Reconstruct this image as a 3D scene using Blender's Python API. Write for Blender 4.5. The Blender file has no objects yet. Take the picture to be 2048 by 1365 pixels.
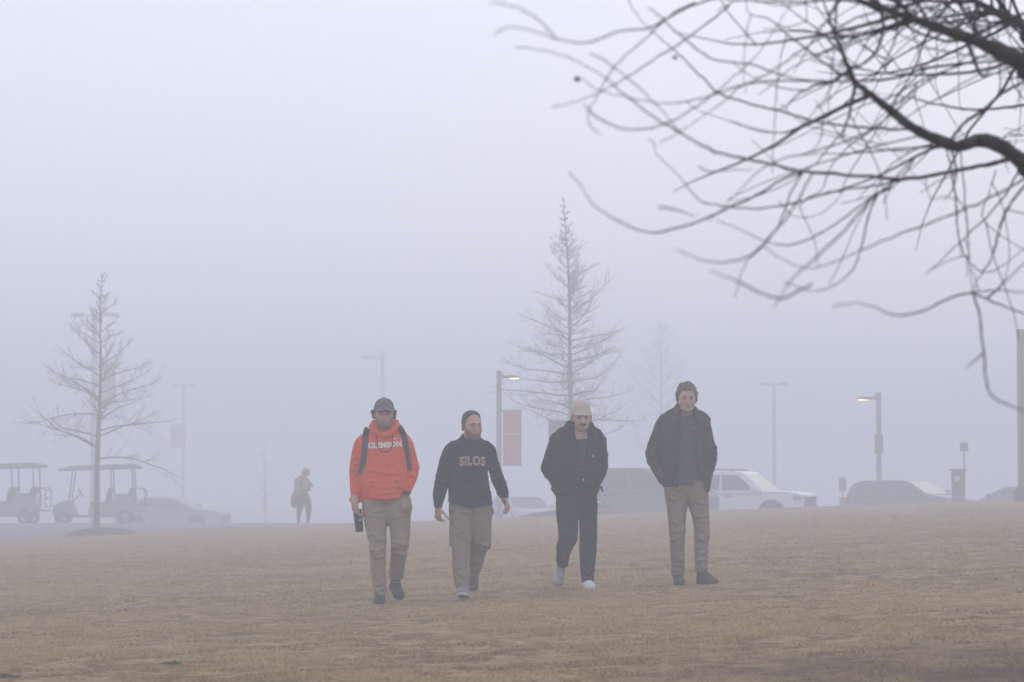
import bpy, bmesh, math, random
import numpy as np
from mathutils import Vector, Matrix, Euler
from mathutils.bvhtree import BVHTree
random.seed(7); rng = np.random.default_rng(11)
R = math.radians
scene = bpy.context.scene
COL = scene.collection
# ------------------------------------------------------------------ camera geometry
FPX = 6000.0                      # focal length in pixels of the 2048 px wide photograph
CAMZ = 1.015
PITCH = math.atan((963.7 - 682.5) / FPX)
CAM = Vector((0, 0, CAMZ))
def P(px, py, D):
    """world point at distance D (along +y) seen at photograph pixel px, py"""
    a = (px - 1024) / FPX; b = (682.5 - py) / FPX
    c, s = math.cos(PITCH), math.sin(PITCH)
    d = Vector((a, c - b * s, s + b * c))
    return CAM + d * (D / d.y)
# ------------------------------------------------------------------ numpy value noise
def _hash(ix, iy, seed):
    h = (ix.astype(np.int64) * 374761393 + iy.astype(np.int64) * 668265263 + seed * 1274126177) & 0xffffffff
    h = ((h ^ (h >> 13)) * 1274126177) & 0xffffffff
    return ((h ^ (h >> 16)) & 0xffff) / 65535.0
def vnoise(x, y, seed=0):
    ix = np.floor(x); iy = np.floor(y); fx = x - ix; fy = y - iy
    fx = fx * fx * (3 - 2 * fx); fy = fy * fy * (3 - 2 * fy)
    a = _hash(ix, iy, seed); b = _hash(ix + 1, iy, seed); c = _hash(ix, iy + 1, seed); d = _hash(ix + 1, iy + 1, seed)
    return (a * (1 - fx) + b * fx) * (1 - fy) + (c * (1 - fx) + d * fx) * fy
# ------------------------------------------------------------------ terrain
def sstep(t):
    t = np.clip(t, 0, 1); return t * t * (3 - 2 * t)
def terrain_flat(x, y):
    x = np.asarray(x, float); y = np.asarray(y, float)
    lawn = 0.037 * 30 * np.tanh(x / 30.0) + 0.0
    lot = -0.45 - 0.03 * np.clip(y - 106, 0, 60)
    b = sstep((y - 85.0) / 8.0)
    return lawn * (1 - b) + lot * b
def terrain(x, y):
    x = np.asarray(x, float); y = np.asarray(y, float)
    near = np.clip((70 - y) / 40, 0, 1)
    n = (vnoise(x * 1.1, y * 1.1, 3) - .5) * .030 + (vnoise(x * 3.3, y * 3.3, 4) - .5) * .022
    return terrain_flat(x, y) + n * near
def gz(x, y): return float(terrain(np.array([x]), np.array([y]))[0])
# ------------------------------------------------------------------ object helpers
def new_obj(name, me, mat=None, parent=None):
    o = bpy.data.objects.new(name, me); COL.objects.link(o)
    if parent is not None: o.parent = parent
    if mat is not None: me.materials.append(mat)
    return o
def tag(o, label=None, cat=None, group=None, kind=None):
    if label: o['label'] = label
    if cat: o['category'] = cat
    if group: o['group'] = group
    if kind: o['kind'] = kind
    return o
def thing(name, label, cat, loc=(0, 0, 0), rz=0, group=None):
    o = bpy.data.objects.new(name, None); COL.objects.link(o)
    o.location = loc; o.rotation_euler = (0, 0, rz); o.empty_display_size = .2
    return tag(o, label, cat, group)
def mesh_np(name, V, Q, smooth=True):
    V = np.asarray(V, np.float32); Q = np.asarray(Q, np.int32)
    me = bpy.data.meshes.new(name); n, k = Q.shape
    me.vertices.add(len(V)); me.vertices.foreach_set('co', V.ravel())
    me.loops.add(n * k); me.loops.foreach_set('vertex_index', Q.ravel())
    me.polygons.add(n); me.polygons.foreach_set('loop_start', np.arange(0, n * k, k, dtype=np.int32))
    me.update(calc_edges=True)
    if smooth: me.polygons.foreach_set('use_smooth', np.ones(n, bool))
    return me
def mesh_py(name, V, F, smooth=False):
    me = bpy.data.meshes.new(name); me.from_pydata([tuple(v) for v in V], [], F); me.update()
    if smooth: me.polygons.foreach_set('use_smooth', np.ones(len(F), bool))
    return me
class MB:
    """collects boxes, cylinders, prisms and tubes of one part"""
    def __init__(s): s.V = []; s.F = []
    def add(s, V, F):
        n = len(s.V); s.V += [Vector(v) for v in V]; s.F += [[i + n for i in f] for f in F]
    def box(s, x0, x1, y0, y1, z0, z1, M=None):
        V = [Vector((x, y, z)) for x in (x0, x1) for y in (y0, y1) for z in (z0, z1)]
        if M is not None: V = [M @ v for v in V]
        s.add(V, [(0, 1, 3, 2), (4, 6, 7, 5), (0, 4, 5, 1), (2, 3, 7, 6), (0, 2, 6, 4), (1, 5, 7, 3)])
    def tube(s, pts, rad, n=8, caps=True):
        pts = [Vector(p) for p in pts]; m = len(pts)
        if not hasattr(rad, '__len__'): rad = [rad] * m
        V = []; ref = None
        for i, p in enumerate(pts):
            t = (pts[min(i + 1, m - 1)] - pts[max(i - 1, 0)]).normalized()
            if ref is None: ref = Vector((0, 0, 1)) if abs(t.z) < .9 else Vector((1, 0, 0))
            u = (ref - t * ref.dot(t)).normalized(); ref = u; w = t.cross(u)
            for k in range(n):
                a = 2 * math.pi * k / n; V.append(p + (u * math.cos(a) + w * math.sin(a)) * rad[i])
        F = [(i * n + k, i * n + (k + 1) % n, (i + 1) * n + (k + 1) % n, (i + 1) * n + k) for i in range(m - 1) for k in range(n)]
        if caps: F += [tuple(range(n))[::-1], tuple((m - 1) * n + k for k in range(n))]
        s.add(V, F)
    def prism(s, poly, w0, w1, taper=None):
        """side outline poly [(x,z)] extruded in y from w0 to w1; taper(x,z)->scale of y"""
        n = len(poly); V = []
        for y in (w0, w1):
            for (x, z) in poly: V.append((x, y * (taper(x, z) if taper else 1), z))
        F = [tuple(range(n)), tuple(range(2 * n - 1, n - 1, -1))]
        F += [(i, i + n, (i + 1) % n + n, (i + 1) % n) for i in range(n)]
        s.add(V, F)
    def build(s, name, mat, parent=None, bevel=0, smooth=False, seg=2):
        me = mesh_py(name, s.V, s.F, smooth)
        bm = bmesh.new(); bm.from_mesh(me); bmesh.ops.recalc_face_normals(bm, faces=bm.faces)
        bm.to_mesh(me); bm.free()
        o = new_obj(name, me, mat, parent)
        if bevel:
            b = o.modifiers.new('bevel', 'BEVEL'); b.width = bevel; b.segments = seg; b.limit_method = 'ANGLE'; b.angle_limit = R(35)
            me.polygons.foreach_set('use_smooth', np.ones(len(me.polygons), bool))
            w = o.modifiers.new('wn', 'WEIGHTED_NORMAL')
        return o
# ------------------------------------------------------------------ materials
MATS = {}
def mat(name, col, rough=.8, var=.15, scale=30, bump=0, bscale=200, metal=0, spec=.3, col2=None, stretch=None, emit=None, estr=0, detail=4):
    if name in MATS: return MATS[name]
    m = bpy.data.materials.new(name); m.use_nodes = True; nt = m.node_tree; N = nt.nodes; L = nt.links
    b = N['Principled BSDF']; b.inputs['Roughness'].default_value = rough; b.inputs['Metallic'].default_value = metal
    b.inputs['Specular IOR Level'].default_value = spec
    tc = N.new('ShaderNodeTexCoord'); mp = N.new('ShaderNodeMapping'); L.new(tc.outputs['Object'], mp.inputs[0])
    if stretch: mp.inputs['Scale'].default_value = stretch
    nz = N.new('ShaderNodeTexNoise'); nz.inputs['Scale'].default_value = scale; nz.inputs['Detail'].default_value = detail
    L.new(mp.outputs[0], nz.inputs['Vector'])
    cr = N.new('ShaderNodeValToRGB'); L.new(nz.outputs['Fac'], cr.inputs[0])
    c2 = col2 if col2 else tuple(c * (1 + var) for c in col); c1 = col if col2 else tuple(c * (1 - var) for c in col)
    cr.color_ramp.elements[0].position = .32; cr.color_ramp.elements[1].position = .68
    cr.color_ramp.elements[0].color = (*c1, 1); cr.color_ramp.elements[1].color = (*c2, 1)
    L.new(cr.outputs[0], b.inputs['Base Color'])
    if bump:
        n2 = N.new('ShaderNodeTexNoise'); n2.inputs['Scale'].default_value = bscale; n2.inputs['Detail'].default_value = 5
        L.new(mp.outputs[0], n2.inputs['Vector'])
        bp = N.new('ShaderNodeBump'); bp.inputs['Strength'].default_value = bump; bp.inputs['Distance'].default_value = .01
        L.new(n2.outputs['Fac'], bp.inputs['Height']); L.new(bp.outputs[0], b.inputs['Normal'])
    if emit:
        b.inputs['Emission Color'].default_value = (*emit, 1); b.inputs['Emission Strength'].default_value = estr
    MATS[name] = m; return m
def glass(name, col=(.02, .022, .025)):
    m = mat(name, col, rough=.15, var=.05, spec=.22); return m
# ------------------------------------------------------------------ signed-distance modelling -> one smooth mesh
def smin(a, b, k):
    h = np.maximum(k - np.abs(a - b), 0) / k
    return np.minimum(a, b) - h * h * k * .25
def smax(a, b, k): return -smin(-a, -b, k)
def s_cone(X, Y, Z, a, b, ra, rb, sy=1.0):
    a = np.array(a, float); b = np.array(b, float)
    ba = b - a; L2 = max(ba @ ba, 1e-9)
    px, py, pz = X - a[0], Y - a[1], Z - a[2]
    h = np.clip((px * ba[0] + py * ba[1] + pz * ba[2]) / L2, 0, 1)
    return np.sqrt((px - ba[0] * h) ** 2 + ((py - ba[1] * h) * sy) ** 2 + (pz - ba[2] * h) ** 2) - (ra + (rb - ra) * h)
def s_ell(X, Y, Z, c, r):
    x, y, z = (X - c[0]) / r[0], (Y - c[1]) / r[1], (Z - c[2]) / r[2]
    k0 = np.sqrt(x * x + y * y + z * z) + 1e-9
    k1 = np.sqrt((x / r[0]) ** 2 + (y / r[1]) ** 2 + (z / r[2]) ** 2) + 1e-9
    return k0 * (k0 - 1) / k1
class Field:
    def __init__(s, lo, hi, h):
        s.lo = np.array(lo, float); s.h = h
        n = np.ceil((np.array(hi) - s.lo) / h).astype(int) + 1; s.n = n
        s.ax = [s.lo[i] + h * np.arange(n[i]) for i in range(3)]
        s.d = np.full(n, .5, np.float32)
    def sub(s, lo, hi):
        i0 = np.clip(np.floor((np.array(lo) - s.lo) / s.h).astype(int), 0, s.n - 1)
        i1 = np.clip(np.ceil((np.array(hi) - s.lo) / s.h).astype(int) + 1, 0, s.n)
        i1 = np.maximum(i1, i0 + 1)
        sl = tuple(slice(a, b) for a, b in zip(i0, i1))
        X = s.ax[0][sl[0]][:, None, None]; Y = s.ax[1][sl[1]][None, :, None]; Z = s.ax[2][sl[2]][None, None, :]
        return sl, X, Y, Z
    def put(s, fn, lo, hi, k=.02, op='u', m=.03):
        m = max(m, k + s.h * 2)
        sl, X, Y, Z = s.sub(np.array(lo) - m, np.array(hi) + m)
        v = fn(X, Y, Z).astype(np.float32); v = np.broadcast_to(v, s.d[sl].shape)
        if op == 'u': s.d[sl] = smin(s.d[sl], v, k)
        elif op == 's': s.d[sl] = smax(s.d[sl], -v, k)
        elif op == 'x': s.d[sl] = smax(s.d[sl], v, k)
    def cone(s, a, b, ra, rb=None, k=.02, op='u', sy=1.0):
        rb = ra if rb is None else rb; r = max(ra, rb) / min(sy, 1)
        lo = np.minimum(a, b) - r; hi = np.maximum(a, b) + r
        s.put(lambda X, Y, Z: s_cone(X, Y, Z, a, b, ra, rb, sy), lo, hi, k, op)
    def chain(s, pts, rad, k=.02, op='u', sy=1.0):
        if not hasattr(rad, '__len__'): rad = [rad] * len(pts)
        for i in range(len(pts) - 1): s.cone(pts[i], pts[i + 1], rad[i], rad[i + 1], k, op, sy)
    def ell(s, c, r, k=.02, op='u'):
        s.put(lambda X, Y, Z: s_ell(X, Y, Z, c, r), np.array(c) - r, np.array(c) + np.array(r), k, op)
    def stack(s, rows, k=.02, n=2.4, off=0., sm=.02, op='u'):
        """rows (z, cx, cy, a, b): elliptical sections stacked in z"""
        rows = sorted(rows); z = np.array([r[0] for r in rows])
        A = np.array(rows); zf = np.arange(z[0], z[-1] + 1e-6, .004)
        if len(zf) < 3: zf = np.linspace(z[0], z[-1], 3)
        cols = [np.interp(zf, z, A[:, i]) for i in (1, 2, 3, 4)]
        w = max(1, int(sm / .004)); ker = np.ones(2 * w + 1) / (2 * w + 1)
        cols = [np.convolve(np.pad(c, w, mode='edge'), ker, 'valid') for c in cols]
        def fn(X, Y, Z):
            cx, cy, a, b = [np.interp(Z.ravel(), zf, c)[None, None, :] for c in cols]
            q = (np.abs((X - cx) / a) ** n + np.abs((Y - cy) / b) ** n) ** (1 / n)
            d = (q - 1) * np.minimum(a, b) + off
            return smax(d, np.maximum(Z - z[-1], z[0] - Z) + off, .012)
        a = max(A[:, 3]); b = max(A[:, 4])
        s.put(fn, (min(A[:, 1]) - a, min(A[:, 2]) - b, z[0]), (max(A[:, 1]) + a, max(A[:, 2]) + b, z[-1]), k, op)
    def add_fn(s, fn):
        X = s.ax[0][:, None, None]; Y = s.ax[1][None, :, None]; Z = s.ax[2][None, None, :]
        s.d = (s.d + fn(X, Y, Z)).astype(np.float32)
    def folds(s, amp, wl, seed, axis=(.3, .3, 1), n=7, zr=None):
        """cloth creases: a few warped ridged waves running mostly across `axis`"""
        r = np.random.default_rng(seed)
        X = s.ax[0][:, None, None]; Y = s.ax[1][None, :, None]; Z = s.ax[2][None, None, :]
        acc = 0
        warp = .03 * np.sin(9 * X + 14 * Z + r.uniform(0, 6)) + .02 * np.sin(23 * X - 11 * Z + 8 * Y + r.uniform(0, 6))
        for i in range(n):
            v = r.normal(size=3) * np.array([.9, .7, .5]) + np.array(axis) * r.choice([1, .8, 1.2]); v /= np.linalg.norm(v)
            f = 2 * math.pi / (wl * r.uniform(.6, 1.6))
            w = np.sin(f * (v[0] * X + v[1] * Y + v[2] * (Z + warp)) + r.uniform(0, 6.28))
            g = .5 + .5 * np.sin((v[1] * 7) * X + 6 * Y + (v[0] * 9 + 5) * Z + r.uniform(0, 6.28))
            acc = acc + (1 - np.abs(w)) ** 2 * g
        acc = acc / n - .17
        if zr is not None:
            acc = acc * np.interp(Z.ravel(), zr[0], zr[1])[None, None, :]
        s.d = (s.d + amp * 3 * acc).astype(np.float32)
    def creases(s, rows, zones, n, seed, r=.0075, slope=.35, side=-1):
        """cloth rolls: short ridges running across the front of a stacked limb; zones [(z0, z1, weight)]"""
        q = np.random.default_rng(seed); A = np.array(sorted(rows)); w = np.array([z[2] for z in zones], float); w /= w.sum()
        for i in range(n):
            z0, z1, _ = zones[q.choice(len(zones), p=w)]; z = q.uniform(z0, z1); sl = q.uniform(-slope, slope) + .18 * (1 if i % 2 else -1)
            u0 = q.uniform(-1.02, .2); u1 = min(1.02, u0 + q.uniform(.6, 1.5)); pts = []; rad = []; m = 6; rr = r * q.uniform(.7, 1.35)
            for k in range(m + 1):
                t = k / m; u = u0 + (u1 - u0) * t; zz = z + sl * (u - u0) * .07 + .008 * math.sin(3 * t + i)
                cx, cy, a, b = [np.interp(zz, A[:, 0], A[:, j]) for j in (1, 2, 3, 4)]
                c = max(0, 1 - min(1, abs(u)) ** 2.4) ** (1 / 2.4)
                pts.append((cx + u * a * .985, cy + side * c * b * .99, zz)); rad.append(rr * (.35 + .65 * math.sin(math.pi * (t * .9 + .05))))
            s.chain(pts, rad, .016)
    def mesh(s, name):
        d = s.d; n = d.shape; ins = d < 0
        c = np.zeros(np.array(n) - 1, np.int8)
        for i in (0, 1):
            for j in (0, 1):
                for k in (0, 1): c += ins[i:n[0] - 1 + i, j:n[1] - 1 + j, k:n[2] - 1 + k]
        act = (c > 0) & (c < 8); idx = np.argwhere(act)
        vid = np.full(c.shape, -1, np.int32); vid[act] = np.arange(len(idx))
        acc = np.zeros((len(idx), 3)); cnt = np.zeros(len(idx))
        I, J, K = idx.T
        for ax in range(3):
            o1, o2 = [a for a in range(3) if a != ax]
            for p in (0, 1):
                for q in (0, 1):
                    o = [0, 0, 0]; o[o1] = p; o[o2] = q; e = list(o); e[ax] = 1
                    a = d[I + o[0], J + o[1], K + o[2]]; b = d[I + e[0], J + e[1], K + e[2]]
                    m = (a < 0) != (b < 0); t = np.where(m, a / np.where(m, a - b, 1), 0)
                    pos = np.zeros((len(idx), 3)); pos[:, o1] = p; pos[:, o2] = q; pos[:, ax] = t
                    acc += pos * m[:, None]; cnt += m
        V = s.lo + (idx + acc / cnt[:, None]) * s.h
        Q = []
        for ax in range(3):
            o1, o2 = (ax + 1) % 3, (ax + 2) % 3
            a = np.take(ins, range(n[ax] - 1), ax); b = np.take(ins, range(1, n[ax]), ax)
            e = np.argwhere(a != b); sa = a[tuple(e.T)]
            ok = (e[:, o1] > 0) & (e[:, o2] > 0) & (e[:, o1] < n[o1] - 1) & (e[:, o2] < n[o2] - 1)
            e = e[ok]; sa = sa[ok]
            def g(p, q):
                x = e.copy(); x[:, o1] -= p; x[:, o2] -= q; return vid[tuple(x.T)]
            q = np.stack([g(1, 1), g(0, 1), g(0, 0), g(1, 0)], 1)
            q[~sa] = q[~sa][:, ::-1]; Q.append(q)
        Q = np.concatenate(Q); Q = Q[(Q >= 0).all(1)]
        return mesh_np(name, V, Q)
# ================================================================== SETTING
def mat_ground():
    m = bpy.data.materials.new('dormant_lawn'); m.use_nodes = True; nt = m.node_tree; N = nt.nodes; L = nt.links
    b = N['Principled BSDF']; b.inputs['Roughness'].default_value = .95; b.inputs['Specular IOR Level'].default_value = .1
    g = N.new('ShaderNodeNewGeometry')
    def noise(sc, det=4, rough=.6):
        n = N.new('ShaderNodeTexNoise'); n.inputs['Scale'].default_value = sc; n.inputs['Detail'].default_value = det
        n.inputs['Roughness'].default_value = rough; L.new(g.outputs['Position'], n.inputs['Vector']); return n
    def ramp(src, p0, c0, p1, c1):
        r = N.new('ShaderNodeValToRGB'); L.new(src, r.inputs[0]); e = r.color_ramp.elements
        e[0].position = p0; e[0].color = (*c0, 1); e[1].position = p1; e[1].color = (*c1, 1); return r.outputs[0]
    def mix(f, a, c):
        x = N.new('ShaderNodeMix'); x.data_type = 'RGBA'; L.new(f, x.inputs['Factor'])
        L.new(a, x.inputs['A']); L.new(c, x.inputs['B']); return x.outputs['Result']
    W = ((0, 0, 0), (1, 1, 1))
    base = ramp(noise(9, 5).outputs['Fac'], .35, G_DARK, .65, G_LIGHT)
    soil = ramp(noise(25, 4).outputs['Fac'], .35, G_SOIL1, .7, G_SOIL2)
    f = ramp(noise(5.5, 6, .65).outputs['Fac'], .50, (0, 0, 0), .62, (.9, .9, .9))
    c = mix(f, base, soil)
    big = ramp(noise(.25, 3).outputs['Fac'], .4, (0, 0, 0), .65, (.45, .45, .45))
    c = mix(big, c, ramp(noise(5, 4).outputs['Fac'], .3, G_WARM1, .7, G_WARM2))
    # bare reddish soil around the foot of the near tree
    d = N.new('ShaderNodeVectorMath'); d.operation = 'DISTANCE'; L.new(g.outputs['Position'], d.inputs[0]); d.inputs[1].default_value = (*BARE, gz(*BARE))
    nn = N.new('ShaderNodeMath'); nn.operation = 'MULTIPLY_ADD'; L.new(noise(1.6, 5).outputs['Fac'], nn.inputs[0]); nn.inputs[1].default_value = 4.0; L.new(d.outputs['Value'], nn.inputs[2])
    mr = N.new('ShaderNodeMapRange'); L.new(nn.outputs[0], mr.inputs['Value']); mr.inputs['From Min'].default_value = 4.9; mr.inputs['From Max'].default_value = 7.6
    mr.inputs['To Min'].default_value = .95; mr.inputs['To Max'].default_value = 0
    c = mix(mr.outputs[0], c, ramp(noise(30, 4).outputs['Fac'], .35, (.05, .026, .020), .7, (.13, .070, .052)))
    # a thin green flush in two places
    for (x, y, rx) in GREEN:
        mp = N.new('ShaderNodeVectorMath'); mp.operation = 'DISTANCE'; L.new(g.outputs['Position'], mp.inputs[0]); mp.inputs[1].default_value = (x, y, gz(x, y))
        mr2 = N.new('ShaderNodeMapRange'); L.new(mp.outputs['Value'], mr2.inputs['Value']); mr2.inputs['From Min'].default_value = rx * .2; mr2.inputs['From Max'].default_value = rx
        mr2.inputs['To Min'].default_value = .55; mr2.inputs['To Max'].default_value = 0
        c = mix(mr2.outputs[0], c, ramp(noise(6).outputs['Fac'], .3, (.06, .085, .04), .7, (.20, .19, .11)))
    L.new(c, b.inputs['Base Color'])
    bp = N.new('ShaderNodeBump'); bp.inputs['Strength'].default_value = .7; bp.inputs['Distance'].default_value = .03
    L.new(noise(22, 6, .7).outputs['Fac'], bp.inputs['Height']); L.new(bp.outputs[0], b.inputs['Normal'])
    return m
G_DARK = (.225, .146, .072); G_LIGHT = (.41, .282, .142); G_SOIL1 = (.060, .035, .020); G_SOIL2 = (.15, .092, .046)
G_WARM1 = (.29, .195, .096); G_WARM2 = (.44, .308, .156)
BARE = (5.2, 13.2); TRUNK = (2.25, 7.7); TRUNK_Z = gz(*TRUNK)
GREEN = [(9.1, 61.0, 2.2)]
# ground sheet
def axis(parts):
    out = [parts[0][0]]
    for a, b, s in parts: out += list(np.arange(a + s, b + 1e-6, s))
    return np.array(out)
gx = axis([(-215, -40, 12.5), (-40, -12, 1.0), (-12, 12, .12), (12, 40, 1.0), (40, 215, 12.5)])
gy = axis([(-25, 9, 2.0), (9, 32, .12), (32, 60, .35), (60, 84, 1.0), (84, 106, .5), (106, 166, 3), (166, 415, 24.9)])
GX, GY = np.meshgrid(gx, gy); GZ = terrain(GX, GY)
nx, ny = len(gx), len(gy)
ii = (np.arange(ny - 1)[:, None] * nx + np.arange(nx - 1)[None, :]).ravel()
gm = mesh_np('lawn', np.stack([GX.ravel(), GY.ravel(), GZ.ravel()], 1), np.stack([ii, ii + 1, ii + nx + 1, ii + nx], 1))
tag(new_obj('lawn', gm, mat_ground()), 'dormant tan brown lawn sloping up to the right', 'lawn', kind='structure')
# parking lot asphalt beyond the lawn
LX = np.array([-215, -60, -30, -18, -13, -9, -6, -2, 3, 8, 14, 20, 30, 60, 215.])
LE = np.array([70, 70, 73, 76, 79.5, 84, 87.5, 88.5, 89, 88, 86.5, 86, 86, 86, 86.])
px_ = axis([(-215, -40, 12.5), (-40, 40, 1.0), (40, 215, 12.5)])
edge = np.interp(px_, LX, LE)
tt = np.concatenate([np.linspace(0, .06, 30), np.linspace(.065, .25, 30), np.linspace(.3, 1, 12)])
PX = np.repeat(px_[None, :], len(tt), 0); PY = edge[None, :] + tt[:, None] * (414 - edge[None, :])
PZ = terrain_flat(PX, PY) + .012
nx = len(px_); ii = (np.arange(len(tt) - 1)[:, None] * nx + np.arange(nx - 1)[None, :]).ravel()
pm = mesh_np('parking_lot', np.stack([PX.ravel(), PY.ravel(), PZ.ravel()], 1), np.stack([ii, ii + 1, ii + nx + 1, ii + nx], 1))
tag(new_obj('parking_lot', pm, mat('asphalt', (.16, .16, .17), .9, .15, 3, .3, 60)), 'grey asphalt parking lot beyond the lawn', 'parking lot', kind='structure')
# ------------------------------------------------------------------ grass blades (nobody could count them)
def blades():
    n = 1500000
    u = rng.random(n); D = 12.6 + (80 - 12.6) * u ** 1.75
    half = D * (1024 / FPX) * 1.12 + .9
    X = (rng.random(n) * 2 - 1) * half; Y = D
    clump = vnoise(X * 4.5, Y * 4.5, 21) * .6 + vnoise(X * 13, Y * 13, 22) * .4
    patch = vnoise(X * 1.3, Y * 1.3, 23)
    dt = np.hypot(X - BARE[0], Y - BARE[1]) + 4 * vnoise(X * 1.6, Y * 1.6, 24)
    keep = (rng.random(n) < np.clip((82 - D) / 50, 0, 1)) & (clump + patch * .4 > .57 + .15 * rng.random(n)) & (rng.random(n) < np.clip((dt - 4.6) / 3.2, .10, 1))
    X, Y, clump, D, patch, dt = X[keep], Y[keep], clump[keep], D[keep], patch[keep], dt[keep]; n = len(X)
    Zg = terrain(X, Y) - .003
    h = (.006 + .019 * clump ** 1.5 + .007 * rng.random(n)) * (1 + .4 * (rng.random(n) < .05))
    w = .0013 * (D / 16) ** .9 * (.7 + .8 * rng.random(n)) + .0004
    a = rng.random(n) * 2 * np.pi; lean = (.5 + 1.8 * rng.random(n)) * h; la = rng.random(n) * 2 * np.pi
    dx, dy = np.cos(a) * w, np.sin(a) * w
    B = np.stack([X, Y, Zg], 1); d = np.stack([dx, dy, 0 * dx], 1)
    T = B + np.stack([np.cos(la) * lean, np.sin(la) * lean, h], 1)
    V = np.stack([B - d, B + d, T], 1).reshape(-1, 3)
    me = mesh_np('grass', V, np.arange(3 * n).reshape(-1, 3), False)
    sh = np.clip(rng.normal(.52, .2, n) + .5 * (patch - .5) + .35 * (vnoise(X * .45, Y * .45, 31) - .5), 0, 1)
    at = me.attributes.new('straw', 'FLOAT', 'POINT'); at.data.foreach_set('value', np.repeat(sh, 3).astype(np.float32))
    return me
def mat_blade():
    m = bpy.data.materials.new('straw_grass'); m.use_nodes = True; nt = m.node_tree; N = nt.nodes; L = nt.links
    b = N['Principled BSDF']; b.inputs['Roughness'].default_value = .8; b.inputs['Specular IOR Level'].default_value = .15
    at = N.new('ShaderNodeAttribute'); at.attribute_name = 'straw'
    r = N.new('ShaderNodeValToRGB'); L.new(at.outputs['Fac'], r.inputs[0]); e = r.color_ramp.elements
    e[0].position = .1; e[0].color = (.20, .125, .058, 1); e[1].position = .9; e[1].color = (.56, .40, .20, 1)
    x = e.new(.5); x.color = (.38, .255, .118, 1)
    L.new(r.outputs[0], b.inputs['Base Color']); return m
tag(new_obj('grass', blades(), mat_blade()), 'short dry straw coloured grass covering the near lawn', 'grass', kind='stuff')
# green weed clumps standing in the dry lawn
def weed(px, py, label, sz, nb):
    D = None
    for d in np.arange(13, 60, .05):
        p = P(px, py, d)
        if p.z <= gz(p.x, p.y): D = d; break
    p = P(px, py, D); loc = Vector((p.x, p.y, gz(p.x, p.y) - .004))
    r = random.Random(px); V = []; F = []
    for i in range(nb):
        a = r.uniform(0, 6.28); q = Vector((r.gauss(0, sz * .4), r.gauss(0, sz * .4), 0)); h = r.uniform(.012, .034)
        u = Vector((math.cos(a), math.sin(a), 0)); w = Vector((-u.y, u.x, 0)) * r.uniform(.002, .0045)
        k = len(V); tip = q + u * h * .8 + Vector((0, 0, h)); mid = q + u * h * .25 + Vector((0, 0, h * .65))
        V += [q - w, q + w, mid + w * 1.2, mid - w * 1.2, tip]; F += [(k, k + 1, k + 2, k + 3), (k + 3, k + 2, k + 4)]
    o = new_obj('weed_clump', mesh_py('weed_clump', V, F), mat('weed_green', (.085, .115, .050), .7, .3, 40)); o.location = loc
    tag(o, label, 'weed', 'green weed clumps in the lawn')
weed(344, 1331, 'small green weed clump in the dry lawn, the one wholly inside the frame', .06, 170)
weed(12, 1357, 'green weed clump cut by the bottom left corner of the lawn', .08, 200)
# mulch rings
mulch_m = mat('mulch', (.10, .065, .05), .95, .35, 40, .8, 60)
def mulch(px, py, D, rx, label):
    c = P(px, py, D); n = 40; V = []; F = []
    for i, t in enumerate((1, .92, .75, .45, .15)):
        for k in range(n):
            a = 2 * math.pi * k / n; rr = rx * t * (1 + .06 * math.sin(3 * a + 1) + .04 * math.sin(7 * a))
            x, y = c.x + rr * math.cos(a), c.y + rr * math.sin(a)
            V.append((x, y, gz(x, y) + (0, .06, .12, .17, .2)[i] - .01 + random.uniform(0, .015)))
    for i in range(4):
        for k in range(n): F.append((i * n + k, i * n + (k + 1) % n, (i + 1) * n + (k + 1) % n, (i + 1) * n + k))
    F.append(tuple(4 * n + k for k in range(n)))
    tag(new_obj('mulch_bed', mesh_py('mulch_bed', V, F, True), mulch_m), label, 'mulch', kind='stuff')
mulch(197, 1073, 79, .95, 'low ring of dark mulch round the trunk of the left bare tree')
mulch(1155, 1031, 86, 1.75, 'low mound of dark mulch under the tall conical tree')
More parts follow.
